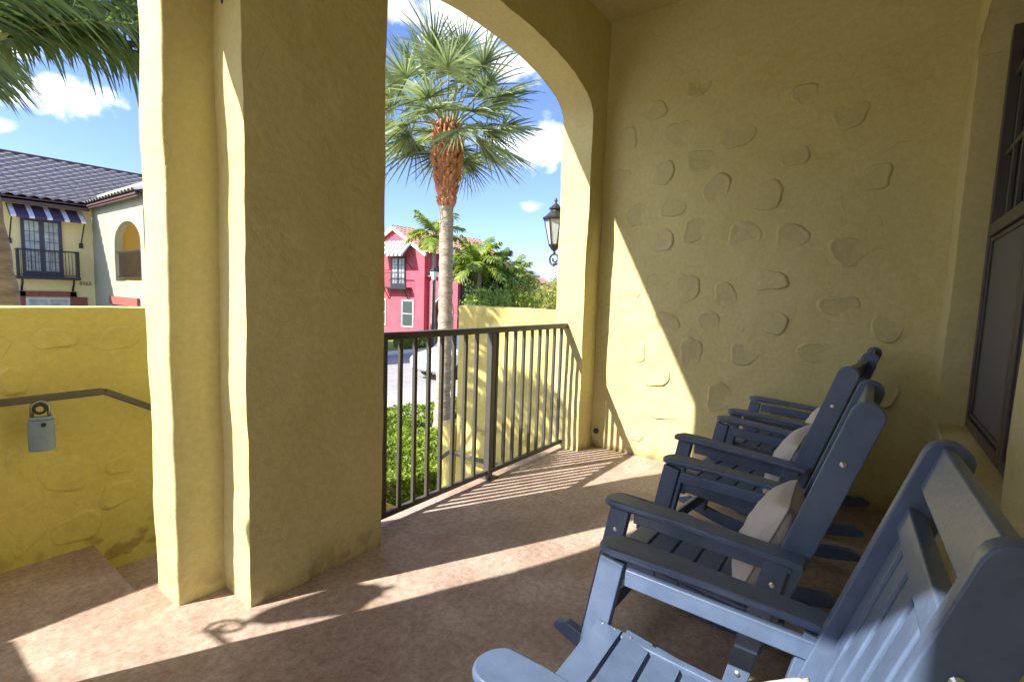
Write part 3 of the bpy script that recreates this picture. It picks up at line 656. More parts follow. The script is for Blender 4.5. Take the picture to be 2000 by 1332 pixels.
sheet('sidewalk',-200,200,8.3,9.598,G+.11,M['walk'],th=.15,label='pale concrete sidewalk')
sheet('far_sidewalk',-200,200,19.6,20.6,G+.02,M['walk'],th=.1,label='concrete sidewalk across the street')

sheet('bounce_slab',-14,-1.3,-12,8.29,G+.10,M['walk'],th=.12,label='pale unseen slab added to bounce light into the porch')  # pale slab added out of view to bounce sunlight into the porch
# ------------------------------------------------------------------ foliage
def leafcloud(mb,pts_fn,n,size,rnd,flat=.0):
    for _ in range(n):
        p,nrm=pts_fn(); s=size*rnd.uniform(.6,1.3)
        d=Vector((rnd.gauss(0,1),rnd.gauss(0,1),rnd.gauss(0,1)))
        d=(d.normalized()+nrm*.6).normalized(); a=d.orthogonal().normalized(); a.rotate(Matrix.Rotation(rnd.uniform(0,6.28),3,d)); b=d.cross(a)
        mb.add([p-a*s*.5,p+b*s*.28,p+a*s*.55,p-b*s*.28],[(0,1,2,3)])
def blobpts(c,rx,ry,rz,rnd,seed=0,shell=.55):
    c=Vector(c)
    def f():
        while True:
            d=Vector((rnd.gauss(0,1),rnd.gauss(0,1),rnd.gauss(0,1))).normalized()
            r=1+.55*noise.noise(d*2.1+Vector((seed,0,0)))+.3*noise.noise(d*5+Vector((seed,4,0)))
            k=shell+(1-shell)*rnd.random()**.5
            p=c+Vector((d.x*rx,d.y*ry,d.z*rz))*r*k
            if noise.noise(p*(1.3/max(rx,.3))*2.2+Vector((seed,seed,1)))>-.28: return p,d
    return f
def bush(name,c,r,m,n,size,label,cat,group=None,seed=1,shell=.5):
    rnd=random.Random(seed); o=empty(name,(c[0],c[1],G),label,cat,group=group)
    mb=MB(); leafcloud(mb,blobpts((0,0,c[2]-G),r[0],r[1],r[2],rnd,seed,shell),n,size,rnd); mb.build('foliage',m,o)
    mb=MB()
    for k in range(5):
        a=rnd.uniform(0,6.28); mb.tube([(0,0,0),(r[0]*.3*math.cos(a),r[1]*.3*math.sin(a),(c[2]-G)*.6),(r[0]*.7*math.cos(a),r[1]*.7*math.sin(a),(c[2]-G)*1.05)],[.05,.03,.01],6)
    mb.build('stems',M['stem'],o); return o
def hedge(x0,x1,y0,y1,z1,n,size,m,label,seed):
    rnd=random.Random(seed); o=empty('hedge',((x0+x1)/2,(y0+y1)/2,G),label,'hedge'); cx,cy=(x0+x1)/2,(y0+y1)/2
    def f():
        x=rnd.uniform(x0,x1);y=rnd.uniform(y0,y1);top=z1+.14*noise.noise(Vector((x*1.4,y*1.4,seed)))+.06*noise.noise(Vector((x*5,y*5,seed)))
        u=rnd.random()
        if u<.5: z=top-abs(rnd.gauss(0,.07)); nn=Vector((0,0,1))
        elif u<.85:
            z=rnd.uniform(G,top); e=abs(rnd.gauss(0,.06))
            if rnd.random()<.6: y=y0+e+.10*noise.noise(Vector((x*2,z*2,seed))); nn=Vector((0,-1,0))
            else: x=x0+e+.10*noise.noise(Vector((y*2,z*2,seed))); nn=Vector((-1,0,0))
        else: z=rnd.uniform(G,top); nn=Vector((0,0,1))
        return Vector((x-cx,y-cy,z-G)),nn
    mb=MB(); leafcloud(mb,f,n,size,rnd); mb.build('foliage',m,o)
    mb=MB()
    for k in range(30):
        x=rnd.uniform(x0,x1)-cx;y=rnd.uniform(y0,y1)-cy; mb.tube([(x,y,0),(x+.05,y,.4),(x+rnd.uniform(-.1,.1),y+rnd.uniform(-.1,.1),z1-G-.1)],[.015,.01,.004],5)
    mb.build('stems',M['stem'],o)
hedge(3.6,6.4,4.9,7.5,-1.18,26000,.075,M['hedge'],'bright green clipped hedge below the porch railing',11)
hedge(6.4,9.6,7.2,8.2,-1.25,9000,.08,M['hedge'],'bright green hedge beside the sidewalk behind the palm trunk',12)
hedge(18.6,30,20.9,22.2,-1.25,16000,.13,M['bush'],'low dark hedge in front of the rose red house',13)

def ribbon(mb,base,d,side,L,w,droop,n=4,curl=0):
    prev=None; vs=[]
    for k in range(n+1):
        t=k/n; p=base+d*(L*t)+Vector((0,0,-droop*t*t*L))
        ww=w*(1-t)**.6*(.6+.8*min(1,t*4)) if t<1 else 0
        vs.append(p-side*ww/2)
        if k<n: vs.append(p+side*ww/2)
    fs=[]
    for k in range(n-1): fs.append((2*k,2*k+1,2*k+3,2*k+2))
    fs.append((2*n-2,2*n-1,2*n)); mb.add(vs,fs)
def fan_palm(loc,trunk_h,label,seed=3,nf=44):
    rnd=random.Random(seed); o=empty('fan_palm',loc,label,'palm tree')
    H=trunk_h
    prof=[(0,.24),(.3,.19),(1.2,.150),(2.6,.138),(3.8,.132),(H-1.35,.128),(H-1.22,.15),(H-1.0,.20),(H-.75,.25),(H-.5,.27),(H-.25,.245),(H-.08,.17),(H+.05,.08)]
    pts=[];rs=[]
    import bisect
    zz=0
    while zz<=H+.05:
        for a in range(len(prof)-1):
            if prof[a][0]<=zz<=prof[a+1][0]: f=(zz-prof[a][0])/(prof[a+1][0]-prof[a][0]); r=prof[a][1]*(1-f)+prof[a+1][1]*f
        pts.append((.05*math.sin(zz*.7),.03*math.sin(zz*.5+1),zz)); rs.append(r*(1+.05*math.sin(zz*24)+.04*noise.noise(Vector((0,0,zz*5))))); zz+=.06
    k=[i for i,p in enumerate(pts) if p[2]<=H-1.25]; mb=MB(); mb.tube(pts[:k[-1]+2],rs[:k[-1]+2],18); mb.build('trunk',M['bark'],o,smooth=True)
    mb=MB(); mb.tube(pts[k[-1]:],[r*.86 for r in rs[k[-1]:]],16)
    zz=H-1.45; j=0
    while zz<H-.02:
        for q in range(11):
            a=2*PI*(q+.5*(j%2))/11+rnd.uniform(-.1,.1)
            for s in range(len(prof)-1):
                if prof[s][0]<=zz<=prof[s+1][0]: f=(zz-prof[s][0])/(prof[s+1][0]-prof[s][0]); r=prof[s][1]*(1-f)+prof[s+1][1]*f
            r*=.88; ct=Vector((math.cos(a),math.sin(a),0)); tg=Vector((-math.sin(a),math.cos(a),0)); c=Vector((0,0,zz))+ct*r; c.x+=.05*math.sin(zz*.7); c.y+=.03*math.sin(zz*.5+1)
            l=rnd.uniform(.12,.20); out=rnd.uniform(.05,.09); wd=rnd.uniform(.045,.07)
            b0=c-tg*wd-ct*.02; b1=c+tg*wd-ct*.02; t0=c+ct*out+Vector((0,0,l))-tg*wd*.45; t1=c+ct*out+Vector((0,0,l))+tg*wd*.45; m0=c+ct*(out+.02)+Vector((0,0,l*.75)); b2=c+ct*.035
            mb.add([b0,b1,t1,t0,b2,m0],[(0,4,5,3),(4,1,2,5),(1,0,3,2),(3,5,2),(0,1,4)])
        zz+=.085; j+=1
    mb.build('boot_jacket',M['boot'],o)
    lf=MB(); pe=MB()
    for i in range(nf):
        az=i*2.39996+rnd.uniform(-.2,.2); u=(i+.5)/nf
        el=R(86-108*u+rnd.uniform(-8,8))
        d=Vector((math.cos(az)*math.cos(el),math.sin(az)*math.cos(el),math.sin(el)))
        pl=rnd.uniform(.95,1.40)*(1-.42*u); base=Vector((0,0,H-.05))+Vector((math.cos(az),math.sin(az),0))*.09
        pts=[];p=base.copy();dd=d.copy()
        for k in range(6):
            pts.append(p.copy()); p=p+dd*(pl/5); dd=(dd+Vector((0,0,-.10))).normalized()
        pe.tube(pts,[.022,.018,.015,.013,.011,.008],5)
        hub=pts[-1]; side=dd.cross(Vector((0,0,1)))
        if side.length<.05: side=Vector((-math.sin(az),math.cos(az),0))
        side.normalize(); upn=side.cross(dd).normalized()
        roll=rnd.uniform(-.5,.5); side.rotate(Matrix.Rotation(roll,3,dd)); upn.rotate(Matrix.Rotation(roll,3,dd))
        ns=34; BL=rnd.uniform(.78,1.02)
        for s in range(ns):
            a=(s/(ns-1)-.5)*2; ang=a*R(112)
            v=dd*math.cos(ang)+side*math.sin(ang); v=(v+upn*(.30*(1-abs(a))-.05)).normalized()
            Ls=BL*(1-.38*abs(a)**1.6)*rnd.uniform(.88,1.06)
            sd=v.cross(upn).normalized(); sd=(sd*.75+upn*(.66 if s%2 else -.66)).normalized()
            ribbon(lf,hub+dd*(.10*(1-abs(a))),v,sd,Ls,.031,rnd.uniform(.04,.30),5)
    lf.build('crown',M['fan'],o); pe.build('leaf_stalks',M['petiole'],o,smooth=True)
    return o
fan_palm((6.81,6.66,G),6.24,'tall fan palm with orange boot jacket filling the view through the arch',5,46)

def feather_frond(lf,pe,base,az,el,L,droop,ll,rnd,n=44,w=.035,sag=.5,pet=.18):
    d=Vector((math.cos(az)*math.cos(el),math.sin(az)*math.cos(el),math.sin(el)))
    pts=[];p=Vector(base);dd=d.copy(); N=16
    for k in range(N+1):
        pts.append(p.copy()); p=p+dd*(L/N); dd=(dd+Vector((0,0,-droop/N))).normalized()
    pe.tube(pts,[.03*(1-.85*k/N)*(L/2.6)+.003 for k in range(N+1)],6)
    for k in range(n):
        t=pet+(1-pet)*k/n; i=min(N-1,int(t*N)); f=t*N-i; q=pts[i].lerp(pts[i+1],f); tg=(pts[i+1]-pts[i]).normalized()
        sd=tg.cross(Vector((0,0,1)))
        if sd.length<.05: sd=Vector((1,0,0))
        sd.normalize(); up=sd.cross(tg)
        env=math.sin(PI*min(1,(.12+.88*(t-pet)/(1-pet))))**.5 if t<.98 else .3
        for s in (-1,1):
            for e in range(2):
                v=(sd*s*rnd.uniform(.8,1.1)+tg*rnd.uniform(.45,.75)+up*rnd.uniform(-.35,.45)).normalized()
                ribbon(lf,q,v,tg.cross(v).normalized().cross(v).normalized() if False else (tg-v*tg.dot(v)).normalized(),ll*env*rnd.uniform(.8,1.1),w,sag*rnd.uniform(.6,1.3),3)
def feather_palm(loc,H,label,L=2.4,nf=16,ll=.55,m=None,seed=1,r=.13,group=None,lean=(0,0),w=.035,n=44,sag=.5,azs=None,name='feather_palm'):
    rnd=random.Random(seed); o=empty(name,loc,label,'palm tree',group=group); m=m or M['feather']
    mb=MB(); K=40; mb.tube([(lean[0]*(t/K)**1.3,lean[1]*(t/K)**1.3,H*t/K) for t in range(K+1)],[r*(1.25-.45*t/K)*(1+.05*math.sin(t*2.4)) for t in range(K+1)],12); mb.build('trunk',M['bark2'],o,smooth=True)
    lf=MB();pe=MB(); top=(lean[0],lean[1],H)
    for i in range(nf):
        if azs: az,el=azs[i]
        else: az=i*2.39996+rnd.uniform(-.2,.2); el=R(78-75*(i+.5)/nf)
        feather_frond(lf,pe,top,az,el,L*rnd.uniform(.85,1.1),rnd.uniform(1.1,1.6),ll,rnd,n,w,sag)
    lf.build('crown',m,o); pe.build('leaf_stalks',M['petiole'],o,smooth=True); return o
# palm left of the entry, frond over the top left of the photo
az0=math.atan2(0.0,1)
fr=[(R(3),R(46)),(R(10),R(55)),(R(20),R(62)),(R(75),R(45)),(R(120),R(40)),(R(165),R(35)),(R(205),R(35)),(R(250),R(45)),(R(-14),R(44)),(R(45),R(58)),(R(100),R(70)),(R(-70),R(45)),(R(-40),R(66))]
feather_palm((.82,5.0,G),4.62,'leaning palm at the left edge with a dark frond hanging over the top left corner',L=1.9,nf=len(fr),ll=.46,seed=21,r=.14,lean=(-.34,0),w=.026,n=62,sag=.6,azs=fr)
# palms and shrubs in the middle distance
def P_(px,depth): v=far(px,depth,G); return (v.x,v.y,G)
mid='palms and shrubs across the street'
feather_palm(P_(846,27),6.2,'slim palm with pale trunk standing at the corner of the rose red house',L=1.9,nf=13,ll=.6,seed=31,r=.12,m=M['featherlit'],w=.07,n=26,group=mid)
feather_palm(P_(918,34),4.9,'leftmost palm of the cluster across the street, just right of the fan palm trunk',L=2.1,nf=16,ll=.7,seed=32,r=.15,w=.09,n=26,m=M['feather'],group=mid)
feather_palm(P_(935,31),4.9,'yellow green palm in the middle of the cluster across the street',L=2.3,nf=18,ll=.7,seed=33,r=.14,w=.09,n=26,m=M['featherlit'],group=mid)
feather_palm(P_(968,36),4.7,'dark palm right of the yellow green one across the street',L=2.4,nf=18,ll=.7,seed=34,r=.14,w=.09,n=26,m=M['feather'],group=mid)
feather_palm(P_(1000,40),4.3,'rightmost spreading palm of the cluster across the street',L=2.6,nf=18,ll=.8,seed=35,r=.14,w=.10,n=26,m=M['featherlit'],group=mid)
bl=[(935,30,1.2,.9,'bush','dark rounded shrub under the leftmost palm'),(940,38,1.9,1.4,'bush','dark green shrub mass behind the yellow green palm'),(965,29,1.3,1.0,'bush','mid green shrub above the low wall, left of centre'),
    (998,31,1.5,1.2,'featherlit','light green shrub above the low wall, centre'),(1030,36,1.7,1.35,'bush','green tree with rounded top below the far rooftops'),(1060,44,2.0,1.5,'bush2','olive shrub in front of the far tan house'),(1085,27,1.2,1.55,'bush2','orange green shrub next to the arch jamb')]
for i,(px,dp,rr,zz,mk,lb) in enumerate(bl):
    q=far(px,dp,G); bush('shrub',(q.x,q.y,zz-1.1),(rr,rr,1.9),M[mk],3800,.17*dp/30,lb+' across the street','shrub',mid,seed=40+i)
# far woodland belt
rnd=random.Random(5); mb=MB()
for k in range(60):
    a=R(rnd.uniform(12,75)); D=rnd.uniform(95,130); c=(D*math.cos(a),D*math.sin(a),G+2.0); 
    leafcloud(mb,blobpts(c,6,6,rnd.uniform(2.5,4.2),rnd,k,.6),260,1.3,rnd)
tag(mb.build('far_trees',M['bush']),'far belt of trees on the horizon beyond the houses','woods',kind='stuff')

# ------------------------------------------------------------------ houses
def tiled_roof(p0,p1,p2,p3,pitch=.34,rowlen=.40,amp=.10,kx=6):
    """barrel tile sheet; p0->p1 eave, p3->p2 ridge"""
    p0,p1,p2,p3=map(Vector,(p0,p1,p2,p3)); L1=(p1-p0).length; L2=(p3-p0).length
    nc=max(2,int(L1/pitch)); nr=max(2,int(L2/rowlen)); nrm=(p1-p0).cross(p3-p0).normalized()
    if nrm.z<0: nrm=-nrm
    vs=[];nx=nc*kx
    for j in range(nr+1):
        for e in (0,1):
            if j==nr and e: break
            t=(j+e*.999)/nr if e else j/nr
            for i in range(nx+1):
                u=i/nx; a=p0.lerp(p1,u);b=p3.lerp(p2,u); q=a.lerp(b,min(t,1)); ph=(i%kx)/kx
                h=amp*abs(math.sin(PI*ph))+(.0 if e else .035)
                vs.append(q+nrm*h)
    rows=len(vs)//(nx+1); fs=[]
    for j in range(rows-1):
        for i in range(nx): fs.append((j*(nx+1)+i,j*(nx+1)+i+1,(j+1)*(nx+1)+i+1,(j+1)*(nx+1)+i))
    return vs,fs
yh=empty('yellow_house',(6.27,26.5,G),'cream yellow house with grey tiled roof and balcony door under a purple striped awning','house')
def yb(name,m,*bx,par=None,bevel=0):
    mb=MB()
    for b in bx: mb.box(b[0]-6.27,b[1]-6.27,b[2]-26.5,b[3]-26.5,b[4]-G,b[5]-G)
    return mb.build(name,m,yh if par is None else par,bevel=bevel)
yb('facade_wall',M['yellow_w'],(-9,6.27,26.5,34,G,4.35))
# wing with arched loggia on face x=6.27
mb=MB(); T=lambda u,w_,z:(w_-6.27,u-26.5,z-G)
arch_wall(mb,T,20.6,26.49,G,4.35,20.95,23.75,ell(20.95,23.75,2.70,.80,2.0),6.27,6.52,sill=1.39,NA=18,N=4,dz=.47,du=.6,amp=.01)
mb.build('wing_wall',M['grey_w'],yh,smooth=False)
yb('loggia_room',M['yellow_w'],(8.2,8.4,20.7,26.4,G,4.3),(6.55,8.2,20.62,20.8,G,4.3),(6.55,8.2,25.0,25.2,1.2,4.3),(6.55,8.2,20.8,25.0,1.0,1.35),(6.55,8.2,20.8,25.0,3.9,4.3))
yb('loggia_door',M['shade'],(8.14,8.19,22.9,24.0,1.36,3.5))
yb('loggia_railing',M['iron'],(6.34,6.38,20.96,23.74,2.38,2.44),(6.34,6.38,20.96,23.74,1.45,1.49),*[(6.35,6.37,21.05+k*.115,21.07+k*.115,1.49,2.38) for k in range(23)])
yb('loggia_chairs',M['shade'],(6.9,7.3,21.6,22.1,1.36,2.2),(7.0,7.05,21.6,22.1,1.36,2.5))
yb('window_lintel',M['brick'],(6.18,6.268,21.2,24.3,.42,.72)); yb('wing_window',M['windark'],(6.22,6.266,21.5,24.0,-1.0,.418))
vs,fs=tiled_roof((-10-6.27,26.0-26.5,4.30-G),(6.0-6.27,26.0-26.5,4.30-G),(12-6.27,31.5-26.5,6.75-G),(-10-6.27,31.5-26.5,6.75-G))
mb=MB(); mb.add(vs,fs); mb.build('main_roof',M['rooftile'],yh)
vs,fs=tiled_roof((5.98-6.27,26.3-26.5,4.34-G),(5.98-6.27,20.3-26.5,4.34-G),(11.6-6.27,20.3-26.5,6.70-G),(11.6-6.27,31.2-26.5,6.70-G))
mb=MB(); mb.add(vs,fs); mb.build('wing_roof',M['rooftile'],yh)
mb=MB(); dk=[(-10,26.0,4.27),(6.0,26.0,4.27),(12,31.5,6.70),(-10,31.5,6.70),(-10,26.0,4.2),(6.0,26.0,4.2),(12,31.5,6.5),(-10,31.5,6.5)]; mb.add([(x-6.27,y-26.5,z-G) for x,y,z in dk],[(0,1,2,3),(7,6,5,4),(0,4,5,1),(1,5,6,2),(2,6,7,3),(3,7,4,0)]); mb.build('roof_deck',M['fascia'],yh)
mb=MB(); dk=[(5.98,26.3,4.31),(5.98,20.3,4.31),(11.6,20.3,6.66),(11.6,31.2,6.66),(5.98,26.3,4.25),(5.98,20.3,4.25),(11.6,20.3,6.4),(11.6,31.2,6.4)]; mb.add([(x-6.27,y-26.5,z-G) for x,y,z in dk],[(0,3,2,1),(4,5,6,7),(0,1,5,4),(1,2,6,5),(2,3,7,6),(3,0,4,7)]); mb.build('wing_roof_deck',M['fascia'],yh)
mb=MB(); mb.tube([(-16,5.0,6.80-G),(5.6,5.0,6.80-G)],.12,8); mb.build('ridge_tiles',M['fascia'],yh)
yb('fascia',M['fascia'],(-10,6.1,26.0,26.12,4.08,4.32)); yb('wing_fascia',M['fascia'],(6.02,6.12,20.3,26.0,4.18,4.33))
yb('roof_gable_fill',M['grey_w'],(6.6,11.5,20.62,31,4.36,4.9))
# balcony door + juliet balcony + awning
dr=yb('french_door',M['door'],(4.12,5.30,26.42,26.498,1.40,3.62))
for k in (0,1): yb('door_glazing',M['win'],(4.22+k*.56,4.62+k*.56,26.412,26.4195,1.60,3.5),par=dr); yb('glazing_bars',M['door'],*[(4.345+k*.56+i*.13,4.36+k*.56+i*.13,26.400,26.411,1.60,3.5) for i in (0,1)],*[(4.22+k*.56,4.62+k*.56,26.402,26.4118,1.96+j*.38,1.98+j*.38) for j in range(4)],par=dr)
bc=yb('balcony',M['iron'],(3.88,5.72,25.95,26.49,1.28,1.40))
yb('balcony_railing',M['iron'],(3.9,5.70,25.96,26.0,2.36,2.42),(3.9,5.70,25.96,26.0,1.44,1.47),(3.9,3.97,25.95,26.02,1.4,2.42),(5.63,5.70,25.95,26.02,1.4,2.42),(3.92,3.96,26.02,26.49,2.37,2.41),(5.64,5.68,26.02,26.49,2.37,2.41),*[(4.0+k*.098,4.015+k*.098,25.97,25.985,1.47,2.36) for k in range(17)],*[(3.93,3.945,26.08+k*.1,26.095+k*.1,1.41,2.37) for k in range(4)],*[(5.655,5.67,26.08+k*.1,26.095+k*.1,1.41,2.37) for k in range(4)],par=bc)
for x in (4.05,5.55):
    mb=MB(); mb.tube([(x-6.27,-.30,1.30-G),(x-6.27,-.28,1.12-G),(x-6.27,-.14,.98-G),(x-6.27,-.05,.80-G)],.035,6); mb.box(x-6.37,x-6.17,-.12,0,.62-G,.80-G)
    mb.build('balcony_bracket',M['iron'],bc)
mb=MB(); mb.add([(3.75-6.27,-.02,4.10-G),(5.93-6.27,-.02,4.10-G),(5.93-6.27,-.75,3.62-G),(3.75-6.27,-.75,3.62-G),(3.75-6.27,-.02,4.06-G),(5.93-6.27,-.02,4.06-G),(5.93-6.27,-.75,3.54-G),(3.75-6.27,-.75,3.54-G)],[(3,2,1,0),(4,5,6,7),(3,7,6,2),(0,4,7,3),(1,2,6,5)]); aw=mb.build('awning',M['awn'],yh)
for x in (3.80,5.88):
    mb=MB(); mb.tube([(x-6.27,-.72,3.62-G),(x-6.27,-.06,2.75-G)],.022,6); mb.box(x-6.33,x-6.21,-.06,0,2.6-G,2.8-G)
    mb.build('awning_bracket',M['iron'],aw)
wf=yb('ground_window',M['trim'],(4.15,5.45,26.44,26.498,-1.0,.60)); yb('window_pane',M['win'],(4.24,4.76,26.425,26.438,-.9,.5),(4.84,5.36,26.425,26.438,-.9,.5),par=wf)
yb('window_lintel',M['brick'],(4.0,5.65,26.38,26.496,.60,.82)); yb('shutter',M['brick'],(3.6,4.14,26.44,26.497,-1.0,.60)); yb('shutter',M['brick'],(5.46,6.0,26.44,26.497,-1.0,.60))
def number(par,txt,loc,rot,size,m):
    cu=bpy.data.curves.new('house_number','FONT'); cu.body=txt; cu.size=size; cu.extrude=.004; cu.align_x='CENTER'
    o=bpy.data.objects.new('house_number',cu); COL.objects.link(o); dg=bpy.context.evaluated_depsgraph_get(); me=bpy.data.meshes.new_from_object(o.evaluated_get(dg)); bpy.data.objects.remove(o)
    o=bpy.data.objects.new('house_number',me); COL.objects.link(o); me.materials.clear(); me.materials.append(m); o.parent=par; o.location=loc; o.rotation_euler=rot; return o
number(yh,'8565',(5.98-6.27,-.01,1.10-G),(R(90),0,0),.20,M['fascia'])

rh=empty('red_house',(22.9,24.3,G),'rose red two storey house with grey striped awning over its balcony door','house')
def rbx(name,m,*bx,par=None,bevel=0):
    mb=MB()
    for b in bx: mb.box(b[0]-22.9,b[1]-22.9,b[2]-24.3,b[3]-24.3,b[4]-G,b[5]-G)
    return mb.build(name,m,rh if par is None else par,bevel=bevel)
gb=[(24.3,G),(30.6,G),(30.6,4.0),(27.3,5.55),(24.3,3.85)]
mb=MB(); mb.prism([(y-24.3,z-G) for y,z in gb],0,9,'x'); mb.build('gable_wall',M['red_w'],rh)
for (ya,za,yb_,zb) in ((24.0,3.78,27.3,5.68),(30.9,3.95,27.3,5.68)):
    vs,fs=tiled_roof((-.25,ya-24.3,za-G),(9.2,ya-24.3,za-G),(9.2,yb_-24.3,zb-G),(-.25,yb_-24.3,zb-G)); mb=MB(); mb.add(vs,fs); mb.build('roof',M['rooftile_red'],rh)
    mb=MB(); mb.bar((-.18,ya-24.3,za-G-.10),(-.18,yb_-24.3,zb-G-.10),.16,.20); mb.build('rake_trim',M['trim'],rh)
rd=rbx('french_door',M['door'],(22.82,22.898,26.1,27.6,1.55,3.62))
for k in (0,1): rbx('door_glazing',M['win'],(22.808,22.8195,26.2+k*.70,26.7+k*.70,1.8,3.5),par=rd); rbx('glazing_bars',M['door'],(22.796,22.807,26.435+k*.7,26.46+k*.7,1.8,3.5),*[(22.798,22.8075,26.2+k*.7,26.7+k*.7,2.2+j*.43,2.225+j*.43) for j in range(3)],par=rd)
rbc=rbx('balcony',M['iron'],(22.35,22.89,25.5,28.1,1.42,1.55))
rbx('balcony_railing',M['iron'],(22.36,22.40,25.5,28.1,2.50,2.56),*[(22.37,22.385,25.52+k*.13,25.54+k*.13,1.55,2.5) for k in range(20)],par=rbc)
for y in (25.8,27.8):
    mb=MB(); mb.tube([(-.45,y-24.3,1.42-G),(-.04,y-24.3,.75-G)],.04,6)
    mb.build('balcony_bracket',M['iron'],rbc)
mb=MB(); y0,y1=25.35-24.3,28.3-24.3; mb.add([(-.02,y0,4.72-G),(-.02,y1,4.72-G),(-.95,y1,3.72-G),(-.95,y0,3.72-G),(-.02,y0,4.66-G),(-.02,y1,4.66-G),(-.95,y1,3.60-G),(-.95,y0,3.60-G)],[(0,1,2,3),(7,6,5,4),(3,2,6,7),(0,3,7,4),(1,5,6,2)]); ra=mb.build('awning',M['awn2'],rh)
for y in (y0+.05,y1-.05):
    mb=MB(); mb.tube([(-.93,y,3.66-G),(-.06,y,2.75-G)],.025,6)
    mb.build('awning_bracket',M['iron'],ra)
rw=rbx('ground_window',M['trim'],(22.84,22.898,25.25,26.45,-1.15,.72)); rbx('window_pane',M['windark'],(22.82,22.838,25.36,26.34,-1.05,-.25),(22.82,22.838,25.36,26.34,-.19,.62),par=rw)
rw=rbx('ground_window',M['trim'],(22.84,22.898,28.1,29.3,-1.15,.72)); rbx('window_pane',M['windark'],(22.82,22.838,28.2,29.2,-1.05,-.25),(22.82,22.838,28.2,29.2,-.19,.62),par=rw)
rbx('side_window',M['windark'],(24.2,26.0,24.26,24.298,2.35,3.3))
mb=MB(); T2=lambda u,w_,z:(w_-22.9,u-24.3,z-G)
arch_wall(mb,T2,21.6,24.29,G,2.25,22.0,23.6,ell(22.0,23.6,.25,.75,2.0),23.25,23.5,NA=16,N=3,dz=.5,du=.3,amp=.005); mb.build('entry_arch_wall',M['red_w'],rh)
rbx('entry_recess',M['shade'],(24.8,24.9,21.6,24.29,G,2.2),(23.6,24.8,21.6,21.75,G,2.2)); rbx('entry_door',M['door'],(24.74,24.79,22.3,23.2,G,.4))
mb=MB(); f=ell(22.0,23.6,.25,.75,2.0); pts=[(.31,22.0-24.3,0)]+[(.31,22.8-.8*math.cos(PI*k/16)-24.3,f(22.8-.8*math.cos(PI*k/16))-G) for k in range(17)]+[(.31,23.6-24.3,0)]
mb.tube(pts,.06,6); mb.build('arch_trim',M['trim'],rh)
vs,fs=tiled_roof((.1,24.28-24.3,2.22-G),(.1,21.35-24.3,2.22-G),(2.4,21.35-24.3,3.1-G),(2.4,24.28-24.3,3.1-G)); mb=MB(); mb.add(vs,fs); mb.build('porch_roof',M['rooftile_red'],rh)
# far houses
def far_house(px,dp,w_,d_,h_,m,rm,label,rz=0,gz=0):
    q=far(px,dp,G); o=empty('far_house',(q.x,q.y,G),label,'house',rz=rz,group='far houses beyond the palms')
    mb=MB(); mb.box(-w_/2,w_/2,-d_/2,d_/2,0,h_); mb.build('wall',m,o)
    e=.4; mb=MB(); mb.prism([(-d_/2-e,h_-.05),(d_/2+e,h_-.05),(0,h_+d_*.22)],-w_/2-e,w_/2+e,'x'); mb.build('roof',rm,o)
    for x in (-w_*.3,0,w_*.3):
        for z in (1.0,h_*.55):
            mb=MB(); mb.box(x-.55,x+.55,-d_/2-.04,-d_/2-.002,z,z+1.3); mb.build('window',M['windark'],o)
    return o
far_house(1018,130,6,7,8.3,M['tan_w'],M['rooftile'],'far tan house with dark hipped roof rising above the palms',rz=R(-10))
far_house(1043,110,3.6,6,5.9,M['red_w'],M['rooftile_red'],'far red house with flat top just left of the lantern bracket',rz=R(-10))
far_house(1062,90,4,6,3.6,M['yellow_w'],M['rooftile_red'],'far yellow house low behind the shrubs beside the jamb',rz=R(-10))

# ------------------------------------------------------------------ street lamp
sl=empty('street_lamp',P_(846,25),'dark street lamp with pale glass head beside the slim palm','street lamp')
mb=MB(); mb.lathe([(.14,0),(.14,.25),(.09,.35),(.07,.5),(.055,.9),(.045,3.6),(.06,3.65),(.06,3.72),(.035,3.78)],12); mb.build('pole',M['iron'],sl,smooth=True)
mb=MB(); mb.lathe([(.09,3.80),(.20,4.22)],8,cap=False); mb.build('lamp_glass',M['lampglass'],sl)
mb=MB(); mb.lathe([(.03,3.76),(.10,3.79),(.09,3.81)],8); mb.lathe([(.21,4.22),(.23,4.25),(.12,4.38),(.05,4.45),(.02,4.55)],8); mb.build('lamp_cap',M['iron'],sl)

# ------------------------------------------------------------------ parked car
car=empty('parked_car',(16.9,12.95,G),'silver white car parked at the near kerb behind the fan palm trunk','car',rz=PI)
secs=[ # x, half width low, half width top, z bottom, beltline, roof z
 (0.00,.78,.70,.42,.92,.93),(.06,.86,.74,.34,.98,1.05),(.18,.90,.70,.30,1.02,1.42),(.45,.915,.66,.28,1.03,1.60),(1.2,.92,.66,.26,1.02,1.66),(2.2,.92,.66,.26,1.00,1.66),(2.9,.92,.66,.26,.99,1.58),(3.45,.92,.72,.26,.99,1.12),(3.75,.91,.74,.26,.98,1.00),(4.35,.88,.74,.28,.90,.93),(4.58,.80,.66,.34,.78,.80),(4.66,.70,.6,.42,.66,.68)]
mb=MB(); vs=[]
for x,a,b,z0,zb,zr in secs:
    sec=[(-a*.9,z0),(-a,z0+.18),(-a,(z0+zb)/2),(-a*.985,zb),(-(a+b)/2,(zb+zr)/2),(-b,zr-.05),(-b*.7,zr),(b*.7,zr),(b,zr-.05),((a+b)/2,(zb+zr)/2),(a*.985,zb),(a,(z0+zb)/2),(a,z0+.18),(a*.9,z0)]
    vs+=[(x,y,z) for y,z in sec]
n=14; fs=[tuple(range(n-1,-1,-1)),tuple((len(secs)-1)*n+k for k in range(n))]
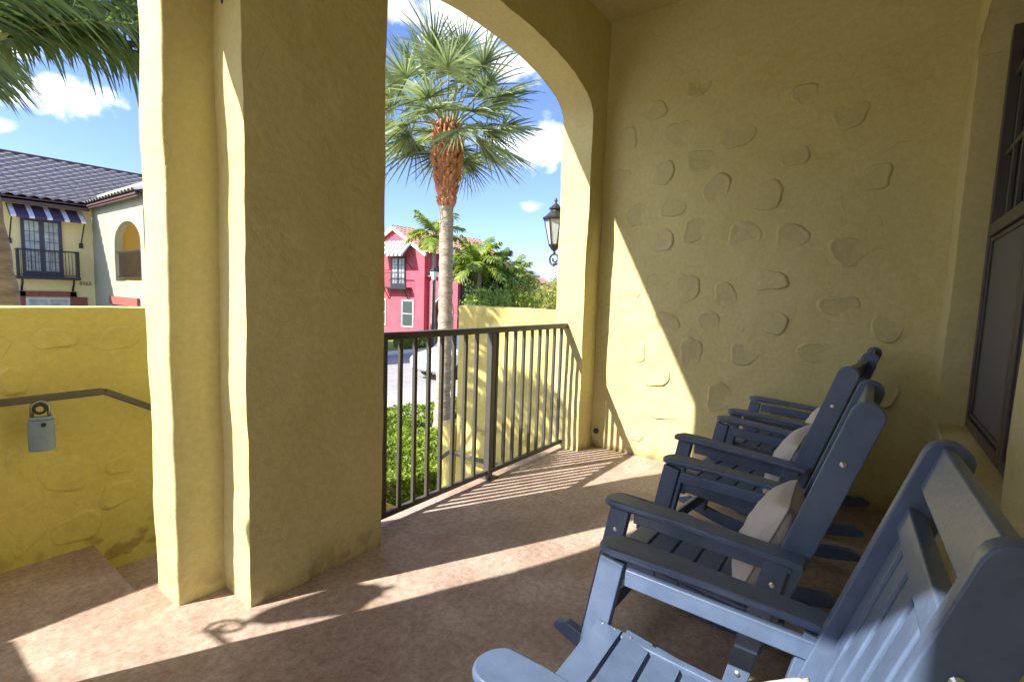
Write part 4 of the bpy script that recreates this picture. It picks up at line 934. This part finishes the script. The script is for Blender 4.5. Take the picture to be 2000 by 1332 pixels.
for i in range(len(secs)-1):
    for k in range(n): fs.append((i*n+k,i*n+(k+1)%n,(i+1)*n+(k+1)%n,(i+1)*n+k))
mb.add([Vector(v) for v in vs],[tuple(reversed(f)) for f in fs]); mb.build('body',M['carpaint'],car,smooth=True,bevel=.02,ang=40)
for nm,vs in (('rear_window',[(.045,-.66,1.08),(.045,.66,1.08),(.20,.60,1.47),(.20,-.60,1.47)]),('windscreen',[(2.93,-.60,1.58),(2.93,.60,1.58),(3.47,.68,1.13),(3.47,-.68,1.13)])):
    mb=MB(); mb.add(vs,[(0,1,2,3)]); g=mb.build(nm,M['carglass'],car); g.modifiers.new('s','SOLIDIFY').thickness=.03; g.modifiers['s'].offset=0
for s in (-1,1):
    for x0,x1 in ((.55,1.35),(1.42,2.2),(2.27,3.0)):
        mb=MB(); mb.add([(x0,s*.925,1.05),(x1,s*.925,1.05),(x1-.08*(x1>2.5)*3,s*.70,1.54),(x0+.05,s*.70,1.54)],[(0,1,2,3)])
        g=mb.build('side_window',M['carglass'],car); g.modifiers.new('s','SOLIDIFY').thickness=.02; g.modifiers['s'].offset=0
for s in (-1,1):
    mb=MB(); mb.box(-.015,.12,s*.74-.11,s*.74+.11,.80,1.05); mb.build('tail_light',M['taillight'],car,bevel=.02)
    mb=MB(); mb.box(4.5,4.64,s*.62-.14,s*.62+.14,.62,.76); mb.build('headlight',M['lampglass'],car,bevel=.02)
mb=MB(); mb.box(-.06,.10,-.86,.86,.38,.58); mb.build('rear_bumper',M['carpaint'],car,bevel=.03)
mb=MB(); mb.box(-.035,.01,-.22,.22,.70,.84); mb.build('number_plate',M['plate'],car)
for x in (.95,3.65):
    for s in (-1,1):
        mb=MB(); mb.lathe([(.20,-.11),(.33,-.11),(.345,-.08),(.345,.08),(.33,.11),(.20,.11)],28); o=mb.build('wheel',M['tyre'],car,smooth=False); o.location=(x,s*.84,.345); o.rotation_euler=(R(90),0,0)
        mb=MB(); mb.lathe([(.03,-.115),(.21,-.115),(.21,.115),(.03,.115)],16); mb.build('rim',M['rim'],o)
